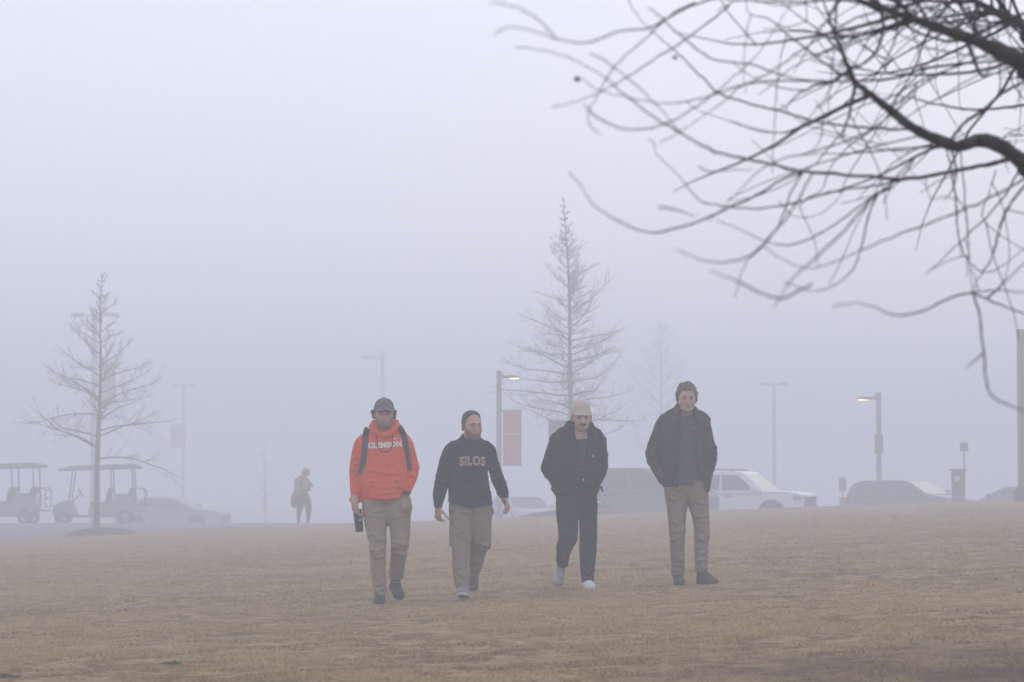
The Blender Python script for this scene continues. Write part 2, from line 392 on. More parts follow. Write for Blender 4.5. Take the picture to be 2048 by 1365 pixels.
# ================================================================== TREES
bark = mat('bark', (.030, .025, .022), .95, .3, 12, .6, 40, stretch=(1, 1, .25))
bark_far = mat('fog_paled_bark', (.225, .205, .195), .95, .3, 8, .4, 40, stretch=(1, 1, .25))  # distant bark coloured paler, part of the fog veil is in the colour
def crom(pts, n):
    """Catmull-Rom through rows of numbers"""
    A = np.array(pts, float); out = []
    Q = np.vstack([2 * A[0] - A[1], A, 2 * A[-1] - A[-2]])
    for i in range(1, len(Q) - 2):
        t = np.linspace(0, 1, n, endpoint=False)[:, None]
        a, b, c, d = Q[i - 1], Q[i], Q[i + 1], Q[i + 2]
        out.append(.5 * (2 * b + (c - a) * t + (2 * a - 5 * b + 4 * c - d) * t ** 2 + (3 * b - a - 3 * c + d) * t ** 3))
    return np.vstack(out + [A[-1:]])
class Tubes:
    def __init__(s): s.V = []; s.Q = []; s.n = 0
    def add(s, pts, rad, k=5):
        pts = np.asarray(pts, float); m = len(pts); rad = np.broadcast_to(np.asarray(rad, float), (m,))
        t = np.gradient(pts, axis=0); t /= np.linalg.norm(t, axis=1)[:, None] + 1e-9
        ref = np.array([.31, .2, .93]); u = np.cross(t, ref); u /= np.linalg.norm(u, axis=1)[:, None] + 1e-9
        w = np.cross(t, u); a = 2 * np.pi * np.arange(k) / k
        V = pts[:, None, :] + rad[:, None, None] * (u[:, None, :] * np.cos(a)[None, :, None] + w[:, None, :] * np.sin(a)[None, :, None])
        i = np.arange(m - 1)[:, None] * k; j = np.arange(k)[None, :]
        q = np.stack([i + j, i + (j + 1) % k, i + k + (j + 1) % k, i + k + j], -1).reshape(-1, 4) + s.n
        s.V.append(V.reshape(-1, 3)); s.Q.append(q); s.n += m * k
    def build(s, name, m, parent, off):
        V = np.vstack(s.V) - np.array(off); return new_obj(name, mesh_np(name, V, np.vstack(s.Q)), m, parent)
# ---- near tree whose boughs hang into the picture (pixels of an enlarged crop -> rays at a depth)
def zc(x, y): return 940 + x / 1.845, y / 1.845
TR = random.Random(5); WS = .68
near_root = thing('bare_tree', 'near bare tree reaching dark crooked boughs in from the right', 'tree', (TRUNK[0], TRUNK[1], TRUNK_Z))
def branch(tb, pts, d0, d1, w0, w1, first=None, k=6, n=6):
    d0 *= .72; d1 *= .72; w0 *= WS; w1 *= WS
    """pts in crop pixels, depth d0->d1, width w0->w1 (crop pixels)"""
    m = len(pts); W = []
    L = np.concatenate([[0], np.cumsum([math.dist(pts[i], pts[i + 1]) for i in range(m - 1)])]); L /= L[-1]
    for i, q in enumerate(pts):
        d = d0 + (d1 - d0) * L[i] + .12 * math.sin(3.1 * i + pts[0][0]) * (0 < i); p = P(*zc(q[0], q[1]), d)
        wd = (w0 + (w1 - w0) * L[i] ** .7) * (1 - .82 * L[i] ** 4) / 1.845 * d / FPX / 2
        W.append((p.x, p.y, p.z, wd))
    if first is not None: W = [tuple(f) for f in first] + W
    C = crom(W, n); C[:, :3] += rng.normal(0, .0009, (len(C), 3)); C[:, 3] = np.maximum(C[:, 3], .0010)
    C[:, 3] *= 1 + .12 * rng.normal(0, 1, len(C)).clip(-1.5, 1.5) * .5
    tb.add(C[:, :3], C[:, 3], k); return C
def twig(tb, C, t, L, up=.2, r0=.0035, side=None):
    i = int(t * (len(C) - 2)); p = C[i, :3]; tan = C[i + 1, :3] - C[i, :3]; tan /= np.linalg.norm(tan) + 1e-9
    v = np.array([TR.gauss(0, 1), TR.gauss(0, .8), TR.gauss(0, 1)]); v -= tan * (v @ tan); v /= np.linalg.norm(v) + 1e-9
    d = tan * TR.uniform(.3, 1.0) + v * TR.uniform(.5, 1); d /= np.linalg.norm(d)
    curl = np.array([TR.gauss(-.1, .25), TR.gauss(0, .2), TR.gauss(up, .35)]); pts = [p.copy()]; n = 9
    for s in range(n):
        p = p + d * L / n; d = d + curl * (1.0 / n) + np.array([TR.gauss(0, .10), TR.gauss(0, .06), TR.gauss(0, .10)]); d /= np.linalg.norm(d); pts.append(p.copy())
    C2 = np.hstack([np.array(pts), np.linspace(min(r0, C[i, 3] * .8), .0010, n + 1)[:, None]])
    tb.add(C2[:, :3], C2[:, 3], 5); return C2
limbs = []; cr = Tubes()
tx, ty = TRUNK
def limb(pts, d0, d1, w0, w1, first):
    tb = Tubes(); C = branch(tb, pts, d0, d1, w0 * 1.4, w1 * 1.35, first, k=10)
    tb.build('limb', bark, near_root, near_root.location); limbs.append(C); return C
L1 = limb([(2150, 270), (2044, 225), (1900, 165), (1750, 110), (1600, 60), (1480, 20), (1400, -20), (1300, -70)], 10.2, 9.4, 78, 18, [(tx, ty, TRUNK_Z + 1.85, .08), (tx - .2, ty - .15, TRUNK_Z + 2.05, .065)])
L2 = limb([(2160, 690), (2044, 605), (1960, 540), (1880, 518), (1800, 540), (1720, 515), (1640, 475), (1560, 415), (1480, 350), (1420, 300), (1380, 210), (1340, 110), (1305, 10), (1285, -60)], 10.2, 9.6, 76, 16, [(tx, ty, TRUNK_Z + 1.15, .085), (tx - .25, ty - .15, TRUNK_Z + 1.38, .065)])
L3 = limb([(2130, 150), (2044, 100), (1940, 45), (1850, 0), (1760, -60)], 11.6, 11.6, 44, 26, [(tx, ty, TRUNK_Z + 2.1, .07), (tx - .2, ty + .2, TRUNK_Z + 2.25, .05)])
B = []
def br(pts, d0, d1, w0, w1): B.append(branch(cr, pts, d0, d1, w0, w1)); return B[-1]
br([(1985, 590), (1940, 600), (1800, 630), (1620, 660), (1450, 650), (1240, 635), (1100, 605), (960, 575), (860, 540), (760, 480), (660, 420), (560, 340), (500, 290), (420, 240), (330, 200), (250, 185), (165, 172)], 10.1, 7.6, 27, 8)
br([(1620, 660), (1500, 685), (1330, 710), (1180, 755), (1030, 770), (900, 755), (840, 735), (770, 650), (690, 570), (680, 530), (660, 512)], 10, 8.6, 12, 8)
br([(1240, 635), (1160, 660), (1060, 720), (950, 770), (860, 810), (740, 850), (660, 858), (560, 825), (460, 760), (410, 690), (365, 635)], 9.9, 7.8, 13, 10)
br([(1420, 300), (1300, 300), (1150, 300), (1020, 310), (900, 350), (780, 380), (680, 380), (560, 355), (470, 330), (400, 285)], 9.7, 8.2, 12, 7)
br([(960, -10), (880, 0), (780, 40), (660, 105), (560, 115), (480, 145), (400, 160), (320, 145), (260, 125), (150, 100), (85, 130)], 9.5, 6.8, 12, 9)
br([(1640, 475), (1600, 478), (1420, 470), (1280, 450), (1160, 415), (1060, 390), (930, 350), (850, 280), (760, 190), (700, 140), (660, 105), (620, 60), (590, 10), (575, -30)], 9.9, 9.0, 16, 9)
br([(320, 148), (270, 90), (210, 45), (140, 18), (80, 12)], 7.4, 6.4, 8, 8)
br([(960, 20), (870, 90), (790, 150), (680, 220), (590, 280), (500, 330), (400, 375), (300, 395)], 9.6, 8.3, 10, 8)
br([(830, 10), (750, 50), (640, 150), (560, 220), (510, 280), (460, 370), (435, 420), (440, 460), (480, 495)], 9.6, 7.6, 9, 8)
br([(1540, 410), (1440, 345), (1340, 420), (1240, 460), (1150, 490), (1040, 480), (940, 440), (860, 415), (800, 380)], 10.4, 11.2, 9, 5)
br([(2160, 640), (2044, 665), (1960, 710), (1880, 750), (1760, 800), (1600, 860), (1440, 925), (1300, 985), (1220, 985), (1140, 950), (1080, 905)], 9.3, 8.3, 15, 7)
br([(1560, 665), (1540, 690), (1480, 730), (1400, 790), (1300, 860), (1200, 900), (1140, 905), (1060, 880), (980, 840), (910, 815)], 10, 8.9, 11, 8)
br([(1560, 690), (1500, 720), (1400, 830), (1300, 930), (1200, 1020), (1150, 1090), (1120, 1135)], 8.4, 7.2, 14, 12)
br([(1500, 720), (1470, 800), (1440, 930), (1410, 1000), (1340, 1055), (1270, 1075), (1200, 1055), (1160, 1040)], 9.6, 9.0, 11, 7)
br([(1225, 640), (1180, 720), (1140, 830), (1080, 910), (1010, 985), (980, 1100)], 9.4, 8.6, 10, 7)
br([(1755, 540), (1780, 640), (1795, 760), (1800, 850), (1830, 950), (1895, 1005), (1960, 985), (2030, 930), (2100, 880)], 10.6, 10.6, 10, 7)
br([(1810, 545), (1825, 720), (1838, 880), (1845, 1000), (1855, 1080)], 10.2, 9.6, 9, 8)
br([(2120, 600), (2044, 690), (1990, 760), (1950, 860), (1920, 960), (1870, 1040), (1855, 1080)], 9.7, 9.6, 18, 13)
br([(1855, 1080), (1770, 1100), (1680, 1145), (1600, 1163), (1535, 1155), (1480, 1130), (1420, 1118), (1335, 1135)], 9.6, 7.4, 12, 8)
br([(1855, 1080), (1920, 1110), (2044, 1160), (2120, 1190)], 9.6, 9.2, 11, 9)
br([(1855, 1080), (1900, 1075), (1960, 1072), (2044, 1080), (2110, 1095)], 9.6, 8.0, 8, 8)
br([(1855, 1080), (1875, 1150), (1890, 1250), (1900, 1365), (1915, 1445), (1950, 1480), (2000, 1500), (2044, 1515), (2120, 1530)], 9.6, 7.4, 13, 12)
br([(1260, 640), (1200, 760), (1120, 860), (1040, 940), (950, 968), (850, 958), (760, 920)], 8.8, 7.4, 10, 11)
br([(1260, 1050), (1150, 1100), (1060, 1075), (990, 1040), (885, 1000)], 7.6, 6.8, 11, 12)
br([(1770, 520), (1830, 450), (1890, 410), (1960, 350), (2044, 300), (2130, 260)], 9.9, 10.2, 18, 22)
br([(2130, 380), (2044, 388), (1900, 405), (1820, 402), (1720, 385), (1620, 360), (1500, 345)], 11.4, 10, 18, 12)
br([(1420, 300), (1560, 290), (1680, 255), (1820, 235), (1900, 230), (2044, 220), (2130, 215)], 9.7, 10.8, 14, 18)
br([(1500, 30), (1400, 5), (1200, 8), (960, 0), (860, -20)], 9.4, 9.2, 14, 10)
br([(1500, 45), (1420, 70), (1330, 120), (1240, 175), (1100, 270), (1000, 320), (930, 380), (800, 470), (700, 530)], 9.4, 8.4, 12, 8)
br([(1420, 300), (1330, 250), (1240, 180), (1160, 120), (1100, 70), (1030, 50), (1020, -20)], 9.7, 9.3, 13, 9)
br([(1870, -20), (1862, 60), (1858, 130), (1800, 200)], 10.4, 10.6, 14, 7)
br([(1035, 50), (1015, 160), (1010, 260), (1018, 340)], 9.3, 8.4, 6, 5)
br([(1170, 130), (1140, 240), (1128, 400), (1120, 520), (1115, 640)], 9.6, 9.2, 7, 6)
br([(1640, 350), (1560, 420), (1440, 500), (1300, 550), (1150, 590), (1060, 640), (960, 740), (880, 820)], 10.6, 8.4, 10, 8)
br([(1500, 470), (1400, 540), (1330, 620), (1300, 700), (1220, 760), (1270, 880), (1285, 985)], 10.5, 9, 8, 7)
br([(1680, 660), (1700, 735), (1750, 725), (1800, 740)], 9.9, 9.5, 6, 4)
br([(1690, 250), (1600, 330), (1530, 440), (1450, 560), (1390, 660), (1360, 730), (1290, 790), (1200, 800), (1140, 740)], 10.8, 10, 9, 6)
br([(840, 610), (870, 630), (920, 633), (1040, 625)], 8.4, 8.9, 6, 9)
br([(420, 390), (480, 440), (560, 475), (660, 475), (760, 440), (870, 370), (960, 300), (1060, 200), (1130, 100), (1190, 0)], 7.6, 9.8, 9, 9)
br([(660, 30), (720, 80), (800, 150), (900, 220), (1040, 240), (1200, 290), (1420, 305)], 8.4, 9.8, 7, 12)
br([(700, 765), (760, 775), (830, 800)], 7.5, 7.8, 10, 10)
br([(445, 195), (520, 240), (620, 320), (700, 400), (780, 490)], 7.6, 8.6, 8, 7)
br([(1940, 630), (1920, 700), (1890, 800), (1960, 870), (2044, 920), (2110, 950)], 10.6, 10.2, 7, 6)
br([(2044, 500), (1980, 500), (1960, 560), (1990, 640)], 10.9, 10.9, 8, 6)
# many small twigs, dense towards the upper right
for C, nt_, L in [(L1, 34, .55), (L2, 16, .45), (L3, 44, .55)]:
    for i in range(nt_):
        c = twig(cr, C, TR.uniform(.12, .98), L * TR.uniform(.4, 1.3), up=TR.uniform(-.3, .6), r0=TR.uniform(.0022, .0062))
        for j in range(2): twig(cr, c, TR.uniform(.2, .9), .25 * TR.uniform(.4, 1.3), up=.2, r0=.0018)
for q, C in enumerate(B):
    xr = C[:, 0].mean() / C[:, 1].mean()
    for i in range(int(max(0, (xr - .085) * 18))):
        c = twig(cr, C, TR.uniform(.0, .75), TR.uniform(.08, .36), up=.1, r0=.0020)
        if TR.random() < .3: twig(cr, c, TR.uniform(.3, .9), TR.uniform(.06, .18), r0=.0014)
cr.build('crown', bark, near_root, near_root.location)
tk = Tubes(); tp = np.array([(tx + .02, ty, TRUNK_Z - .05), (tx, ty, TRUNK_Z + .15), (tx + .02, ty, TRUNK_Z + 1.0), (tx, ty, TRUNK_Z + 1.8), (tx - .02, ty, TRUNK_Z + 2.6), (tx, ty, TRUNK_Z + 3.6), (tx + .03, ty, TRUNK_Z + 4.8)])
C = crom(np.hstack([tp, np.array([[.2], [.155], [.135], [.125], [.1], [.07], [.03]])]), 8); tk.add(C[:, :3], C[:, 3], 14)
tk.build('trunk', bark, near_root, near_root.location)
# two dry buds hanging on twig ends
for (zx, zy, d, r) in [(393, 292, 5.9, .0048), (755, 212, 6.2, .004)]:
    p = P(*zc(zx, zy), d) - near_root.location; f = Field(p - Vector((.03, .03, .03)), p + Vector((.03, .03, .03)), .002)
    f.ell(tuple(p), (r * 1.2, r, r), k=.002); f.ell(tuple(p + Vector((r * .7, 0, -r * .6))), (r * .6, r * .6, r * .8), k=.004)
    new_obj('bud', f.mesh('bud'), mat('dry_bud', (.05, .025, .02)), near_root)
# ---- distant trees
def tree(label, base, D, top, trunk_px, levels, prof, nbr, droop, rise, seed, sub=9, rtw=.006, group=None, lean=None, m=None, name='bare_tree', fork=False):
    """base/top pixel points of trunk at D; prof [(height fraction, half width px)]"""
    r = random.Random(seed); p0 = P(*base, D); p1 = P(*top, D)
    g = gz(p0.x, p0.y); p0.z = g - .03; root = thing(name, label, 'tree', tuple(p0), group=group)
    s = FPX / D; H = p1.z - p0.z
    pts = []
    for i in range(13):
        t = i / 12; w = .006 * H * math.sin(9 * t + seed) * t
        bx = p0.x + (p1.x - p0.x) * (t ** (1.0 if lean is None else lean)) + w
        pts.append((bx, p0.y + w, p0.z + H * t, max(.007, trunk_px / s / 2 * (1 - t) ** .85 * (1.35 if t == 0 else 1))))
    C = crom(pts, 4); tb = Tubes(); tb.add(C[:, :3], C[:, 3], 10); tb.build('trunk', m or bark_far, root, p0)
    cw = Tubes(); ph = np.array([q[0] for q in prof]); pw = np.array([q[1] for q in prof]) / s
    for i in range(nbr):
        t = ph[0] + (ph[-1] - ph[0]) * ((i + r.random()) / nbr) ** levels
        L = np.interp(t, ph, pw) * r.choice([r.uniform(.45, .8), r.uniform(.8, 1.12)]); az = i * 2.399 + r.uniform(-.9, .9)
        k = int(t * (len(C) - 1)); st = C[k, :3]; rb = max(.0045, min(C[k, 3] * .4, .0095 * L + .003))
        d = np.array([math.cos(az), math.sin(az), rise(t) + r.uniform(-.25, .25)]); d /= np.linalg.norm(d)
        p = st.copy(); q = [p.copy()]; n = 12
        for j in range(n):
            u = j / n; p = p + d * L / n
            d = d + np.array([r.gauss(0, .10), r.gauss(0, .10), droop(t, u) + r.gauss(0, .06)]); d /= np.linalg.norm(d); q.append(p.copy())
        q = np.array(q); rad = np.linspace(rb, .004, n + 1); cw.add(q, rad, 5)
        Q = np.hstack([q, rad[:, None]])
        for j in range(sub):
            a = r.uniform(.12, .95); i0 = int(a * (n - 1)); tan = q[i0 + 1] - q[i0]; tan /= np.linalg.norm(tan)
            v = np.array([r.gauss(0, 1), r.gauss(0, 1), r.gauss(.1, .8)]); v -= tan * (v @ tan); v /= np.linalg.norm(v)
            d2 = tan * r.uniform(.4, 1) + v * r.uniform(.4, .9); d2 /= np.linalg.norm(d2); L2 = L * r.uniform(.15, .42) * (1.15 - .5 * a); p2 = q[i0].copy(); w = [p2.copy()]
            for x in range(5):
                p2 = p2 + d2 * L2 / 5; d2 = d2 + np.array([r.gauss(0, .13), r.gauss(0, .13), r.gauss(.09, .1)]); d2 /= np.linalg.norm(d2); w.append(p2.copy())
            w = np.array(w); cw.add(w, np.linspace(rtw, .0022, 6), 4)
            for y in range(3):
                b0 = w[r.randint(1, 4)]; d3 = d2 * .6 + np.array([r.gauss(0, .6), r.gauss(0, .6), r.gauss(.1, .5)]); d3 /= np.linalg.norm(d3); L3 = L2 * r.uniform(.25, .5)
                cw.add(np.array([b0, b0 + d3 * L3 * .5, b0 + d3 * L3 + np.array([0, 0, .08 * L3])]), [.003, .0025, .002], 3)
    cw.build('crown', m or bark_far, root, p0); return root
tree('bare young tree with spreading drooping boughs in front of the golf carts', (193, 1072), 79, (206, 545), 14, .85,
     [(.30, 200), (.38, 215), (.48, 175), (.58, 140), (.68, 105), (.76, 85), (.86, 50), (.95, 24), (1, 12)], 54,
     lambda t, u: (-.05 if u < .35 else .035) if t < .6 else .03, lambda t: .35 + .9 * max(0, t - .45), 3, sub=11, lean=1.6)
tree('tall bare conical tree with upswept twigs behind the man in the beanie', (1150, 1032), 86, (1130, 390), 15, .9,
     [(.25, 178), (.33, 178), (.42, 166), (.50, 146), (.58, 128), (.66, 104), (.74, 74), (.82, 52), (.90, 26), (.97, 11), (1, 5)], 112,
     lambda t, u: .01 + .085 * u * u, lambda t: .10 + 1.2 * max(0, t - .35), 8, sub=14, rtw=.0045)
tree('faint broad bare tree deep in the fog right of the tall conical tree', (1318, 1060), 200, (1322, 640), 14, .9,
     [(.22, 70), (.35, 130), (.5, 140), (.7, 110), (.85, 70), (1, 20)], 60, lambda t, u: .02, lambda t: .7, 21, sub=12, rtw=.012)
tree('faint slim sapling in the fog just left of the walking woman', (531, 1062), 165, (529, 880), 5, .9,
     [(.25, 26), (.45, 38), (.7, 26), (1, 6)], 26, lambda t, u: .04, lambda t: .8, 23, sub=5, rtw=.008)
# ================================================================== STREET FURNITURE
pole_m = mat('dark_pole', (.19, .186, .182), .6, .1, 20)  # dark metal coloured paler to carry some of the fog's fade
lit_m = mat('lit_lens', (.9, .75, .4), .4, .05, 5, emit=(1.0, .62, .20), estr=5.0)
metal_m = mat('grey_metal', (.12, .12, .12), .5, .1, 20, metal=.3)
def lotz(x, y): return float(terrain_flat(np.array([x]), np.array([y]))[0])
def street_lamp(px, pytop, D, w_px, side, label, group, lit=True, lean=0):
    t = P(px, pytop, D); z0 = lotz(t.x, D); H = t.z - z0; r = w_px / FPX * D / 2
    root = thing('street_lamp', label, 'street lamp', (t.x, D, z0), group=group); s = D / FPX
    m = MB(); m.box(-r, r, -r, r, 0, H); m.build('pole', pole_m, root, bevel=.012)
    m = MB(); m.box(-r * 2.2, r * 2.2, -r * 2.2, r * 2.2, 0, .12); m.box(-r * 1.5, r * 1.5, -r * 1.5, r * 1.5, .12, .42); m.build('base', pole_m, root, bevel=.02)
    za = H - 14 * s; L = 22 * s
    m = MB(); m.tube([(0, 0, za - 4 * s), (side * 6 * s, 0, za + 1 * s), (side * 14 * s, 0, za + 2 * s)], [.05, .045, .04]); m.build('arm', pole_m, root, smooth=True)
    m = MB(); x0, x1 = sorted((side * 9 * s, side * 43 * s)); m.prism([(x0, za + .01), (x0 + .05, za + 4.5 * s), ((x0 + x1) / 2, za + 5.5 * s), (x1 - .05, za + 3.5 * s), (x1, za + .01), ((x0 + x1) / 2, za - .02)], -.15, .15)
    h = m.build('lamp_head', pole_m, root, bevel=.02)
    m = MB(); a, b = sorted((side * 21 * s, side * 41 * s)); m.box(a, b, -.11, .11, za - 2.2 * s, za - .3 * s); m.build('lens', lit_m if lit else metal_m, h, bevel=.02)
    m = MB(); m.box(side * 8 * s - .03, side * 8 * s + .03, -.03, .03, za + 4 * s, za + 9 * s); m.build('photocell', pole_m, root, bevel=.01)
    return root, H
street_lamp(998, 742, 102, 10.5, 1, 'lit street lamp with its arm to the right, beside the red pole banner', 'street lamps along the lot')
ra, Ha = street_lamp(1757, 785, 114, 9.5, -1, 'lit street lamp with its arm to the left, rising over the dark hatchback', 'street lamps along the lot')
rb_, Hb = street_lamp(765, 703, 215, 7.5, -1, 'faint unlit lamp with its arm to the left above the red hoodie man', 'street lamps along the lot', lit=False)
# box on the right lamp
D = 113.8; a = P(1749, 868, D); b = P(1766, 908, D)
root = thing('sign_box', 'dark box sign strapped halfway up the right lit lamp post', 'sign box', ((a.x + b.x) / 2, D, b.z))
m = MB(); m.box((a.x - b.x) / 2, (b.x - a.x) / 2, -.12, .06, 0, a.z - b.z); m.build('case', pole_m, root, bevel=.03)
m = MB(); m.box((a.x - b.x) / 2 + .03, (b.x - a.x) / 2 - .03, -.126, -.12, .05, a.z - b.z - .05); m.build('face', metal_m, root)
# right edge pole
t = P(2041, 659, 82); z0 = gz(t.x, 82); H = t.z - z0
root = thing('light_pole', 'thick dark square pole on a bulky base at the right picture edge', 'pole', (t.x, 82, z0))
m = MB(); m.box(-.095, .095, -.095, .095, .3, H); m.build('shaft', pole_m, root, bevel=.012)
m = MB(); m.box(-.2, .2, -.2, .2, -.05, .33); m.box(-.13, .13, -.13, .13, .33, .42); m.build('base', mat('base_grey', (.10, .10, .105), .9, .1, 10, .3, 50), root, bevel=.02)
m = MB(); m.tube([(0, 0, H - .55), (.35, 0, H - .38), (.8, 0, H - .36)], .05); m.box(.5, 1.25, -.16, .16, H - .40, H - .3); m.build('lamp_arm', pole_m, root, bevel=.01)
# tall lot lights with a crossbar
far_pole_m = mat('fog_paled_pole', (.31, .305, .30), .6, .1, 20)  # paler copy of the pole colour, extra fog fade put into it
def t_pole(px, pytop, D, w, bar, label):
    t = P(px, pytop, D); z0 = lotz(t.x, D); H = t.z - z0; r = w * D / FPX / 2; h = bar * D / FPX / 2
    root = thing('light_pole', label, 'light pole', (t.x, D, z0), group='tall parking lot lights with a crossbar')
    m = MB(); m.tube([(0, 0, -.1), (0, 0, H)], [r * 1.1, r * .85], 10); m.build('shaft', far_pole_m, root, smooth=True)
    m = MB(); m.box(-h, h, -.05, .05, H - .02, H + .06); m.build('crossbar', far_pole_m, root, bevel=.01)
    for q in (-1, 1):
        m = MB(); m.box(q * h * .72 - .28 * h, q * h * .72 + .28 * h, -.18, .18, H - .04, H + .13); m.build('lamp_head', far_pole_m, root, bevel=.03)
    m = MB(); m.tube([(0, 0, 0), (0, 0, .3)], .3, 14); m.build('footing', mat('concrete', (.3, .3, .29), .9, .15, 10, .3, 40), root, bevel=.02)
    return root
t_pole(1548, 770, 172, 8, 52, 'tall hazy lot light with a crossbar behind the white car')
t_pole(189, 632, 160, 13, 96, 'thick tall lot light with a wide crossbar behind the left bare tree')
t_pole(368, 772, 215, 8, 50, 'very faint lot light with a crossbar right of the left bare tree')
# banners
def banner(x0, x1, y0, y1, D, col, name, label, bands):
    a = P(x0, y0, D); b = P(x1, y1, D); root = thing('banner', label, 'banner', (a.x, D, b.z), group='banners hung from poles')
    w, h = b.x - a.x, a.z - b.z; n = 24; V = []; F = []
    for i in range(n + 1):
        for j in (0, 1, 2, 3, 4):
            x = w * j / 4; z = h * i / n; V.append((x, .03 * math.sin(5 * i / n + 1.3 * x) * (j / 4), z))
    for i in range(n):
        for j in range(4): F.append((i * 5 + j, i * 5 + j + 1, i * 5 + j + 6, i * 5 + j + 5))
    o = new_obj('cloth', mesh_py('cloth', V, F, True), mat(name, col, .8, .12, 3), root); o.modifiers.new('t', 'SOLIDIFY').thickness = .006
    for z in (0, h):
        m = MB(); m.tube([(-.12, 0, z), (w + .03, 0, z)], .016); m.build('rod', pole_m, root, smooth=True)
    for (z0, z1, c, mn) in bands:
        m = MB(); m.box(.05, w - .05, -.047, -.041, z0 * h, z1 * h); m.build('band', mat(mn, c, .8, .05, 3), root)
banner(1006, 1043, 821, 931, 102, (.50, .14, .125), 'banner_red', 'red upright banner with a pale line, hung from the left lit lamp post', [(.55, .58, (.7, .5, .45), 'banner_pale')])
banner(206, 231, 726, 812, 160, (.52, .26, .17), 'banner_orange', 'orange upright banner hung behind the left bare tree', [])
banner(341, 366, 850, 897, 215, (.5, .06, .06), 'banner_dim', 'very faint dull red banner on the distant lot light', [])
# signs on posts
def sign(x0, x1, y0, y1, D, label, postx=None, m=metal_m, z0=None):
    a = P(x0, y0, D); b = P(x1, y1, D); cx = (a.x + b.x) / 2; pxx = P(postx, y1, D).x if postx else cx
    z0 = lotz(cx, D) if z0 is None else z0
    root = thing('sign', label, 'sign', (pxx, D, z0)); top = a.z - z0
    q = MB(); q.box(a.x - pxx, b.x - pxx, -.035, -.02, b.z - z0, top); q.build('panel', m, root, bevel=.006)
    q = MB(); q.tube([(0, 0, -.05), (0, 0, top + .05)], .028); q.build('post', pole_m, root, smooth=True)
sign_m = mat('sign_back', (.19, .186, .182), .6, .1, 10)  # panel colour lifted as thicker fog would pale it
sign(1097, 1134, 841, 884, 88, 'grey sign panel beside the man in the beanie', m=sign_m)
sign(1920, 1936, 886, 903, 98, 'small square sign on a thin post behind the pay station', postx=1928, m=sign_m)
sign(1678, 1692, 956, 984, 116, 'very faint upright sign left of the dark hatchback', m=mat('sign_red', (.26, .19, .19), .6, .1, 10))
D = 117; c = P(1693, 1000, D); z0 = lotz(c.x, D)
root = thing('utility_cabinet', 'faint squat cabinet under the faint sign', 'cabinet', (c.x, D, z0)); w = 13 * D / FPX; h = P(1693, 995, D).z - z0
m = MB(); m.box(-w, w, -.25, .25, 0, h - .06); m.build('body', sign_m, root, bevel=.02)
m = MB(); m.box(-w - .03, w + .03, -.28, .28, h - .058, h); m.build('lid', sign_m, root, bevel=.01)
# pay station
D = 93; c = P(1917, 1000, D); z0 = lotz(c.x, D); h = P(1917, 938, D).z - z0; w = 12.5 * D / FPX
root = thing('pay_station', 'dark upright pay station with a flat cap at the lot edge', 'pay station', (c.x, D, z0))
ks = mat('kiosk', (.15, .15, .152), .5, .1, 10)  # dark casing coloured paler, fog fade included in the colour
m = MB(); m.box(-w, w, -.17, .17, 0, h - .06); m.build('cabinet', ks, root, bevel=.02)
m = MB(); m.box(-w * 1.28, w * 1.28, -.22, .22, h - .058, h); m.build('cap', ks, root, bevel=.015)
m = MB(); m.box(w * .3, w * .85, -.176, -.171, .75, h - .2); m.build('panel', mat('kiosk_panel', (.22, .20, .18), .5, .1, 10), root)
for zz, rr in ((h - .30, .09), (.78, .06)):
    m = MB(); m.tube([(-w * .35, -.168, zz), (-w * .35, -.18, zz)], rr, 16); m.build('screen', mat('kiosk_pale', (.55, .56, .6), .3, .05, 10), root)
m = MB(); m.box(-w * 1.1, w * 1.1, -.19, .19, -.05, .08); m.build('plinth', ks, root, bevel=.01)
# ================================================================== VEHICLES
rubber = mat('rubber', (.055, .055, .056), .85, .1, 30); rim_m = mat('rim', (.22, .22, .23), .4, .1, 20, metal=.8)
glass_m = glass('car_glass', (.10, .105, .115)); trim_m = mat('black_trim', (.09, .09, .093), .6, .1, 20)
head_m = mat('headlight_glass', (.42, .43, .45), .15, .15, 30); tail_m = mat('tail_light', (.22, .02, .018), .25, .1, 10)
def wheel(root, x, y, r, w, sgn):
    t = MB(); n = 28; prof = [(r * .62, w / 2 * .9), (r * .93, w / 2), (r, w / 2 * .7), (r, -w / 2 * .7), (r * .93, -w / 2), (r * .62, -w / 2 * .9)]
    V = []; k = len(prof)
    for i in range(n):
        a = 2 * math.pi * i / n
        for (q, yy) in prof: V.append((x + q * math.cos(a), y + yy, r + q * math.sin(a)))
    F = [(i * k + j, i * k + j + 1, ((i + 1) % n) * k + j + 1, ((i + 1) % n) * k + j) for i in range(n) for j in range(k - 1)]
    t.add(V, F); wo = t.build('wheel', rubber, root, smooth=True)
    m = MB(); yo = y + sgn * w * .3
    m.tube([(x, yo - sgn * .03, r), (x, yo, r)], r * .2, 12)
    for i in range(6):
        a = 2 * math.pi * i / 6; m.tube([(x + r * .12 * math.cos(a), yo - sgn * .012, r + r * .12 * math.sin(a)), (x + r * .62 * math.cos(a), yo - sgn * .012, r + r * .62 * math.sin(a))], r * .075, 6)
    m.add([(x + q * math.cos(2 * math.pi * i / 24), yo - sgn * dy, r + q * math.sin(2 * math.pi * i / 24)) for q, dy in ((r * .56, .01), (r * .645, .0)) for i in range(24)], [(i, (i + 1) % 24, 24 + (i + 1) % 24, 24 + i) for i in range(24)])
    m.build('rim', rim_m, wo)
def arc(cx, cz, r, a0, a1, n=12): return [(cx + r * math.cos(a0 + (a1 - a0) * i / n), cz + r * math.sin(a0 + (a1 - a0) * i / n)) for i in range(n + 1)]
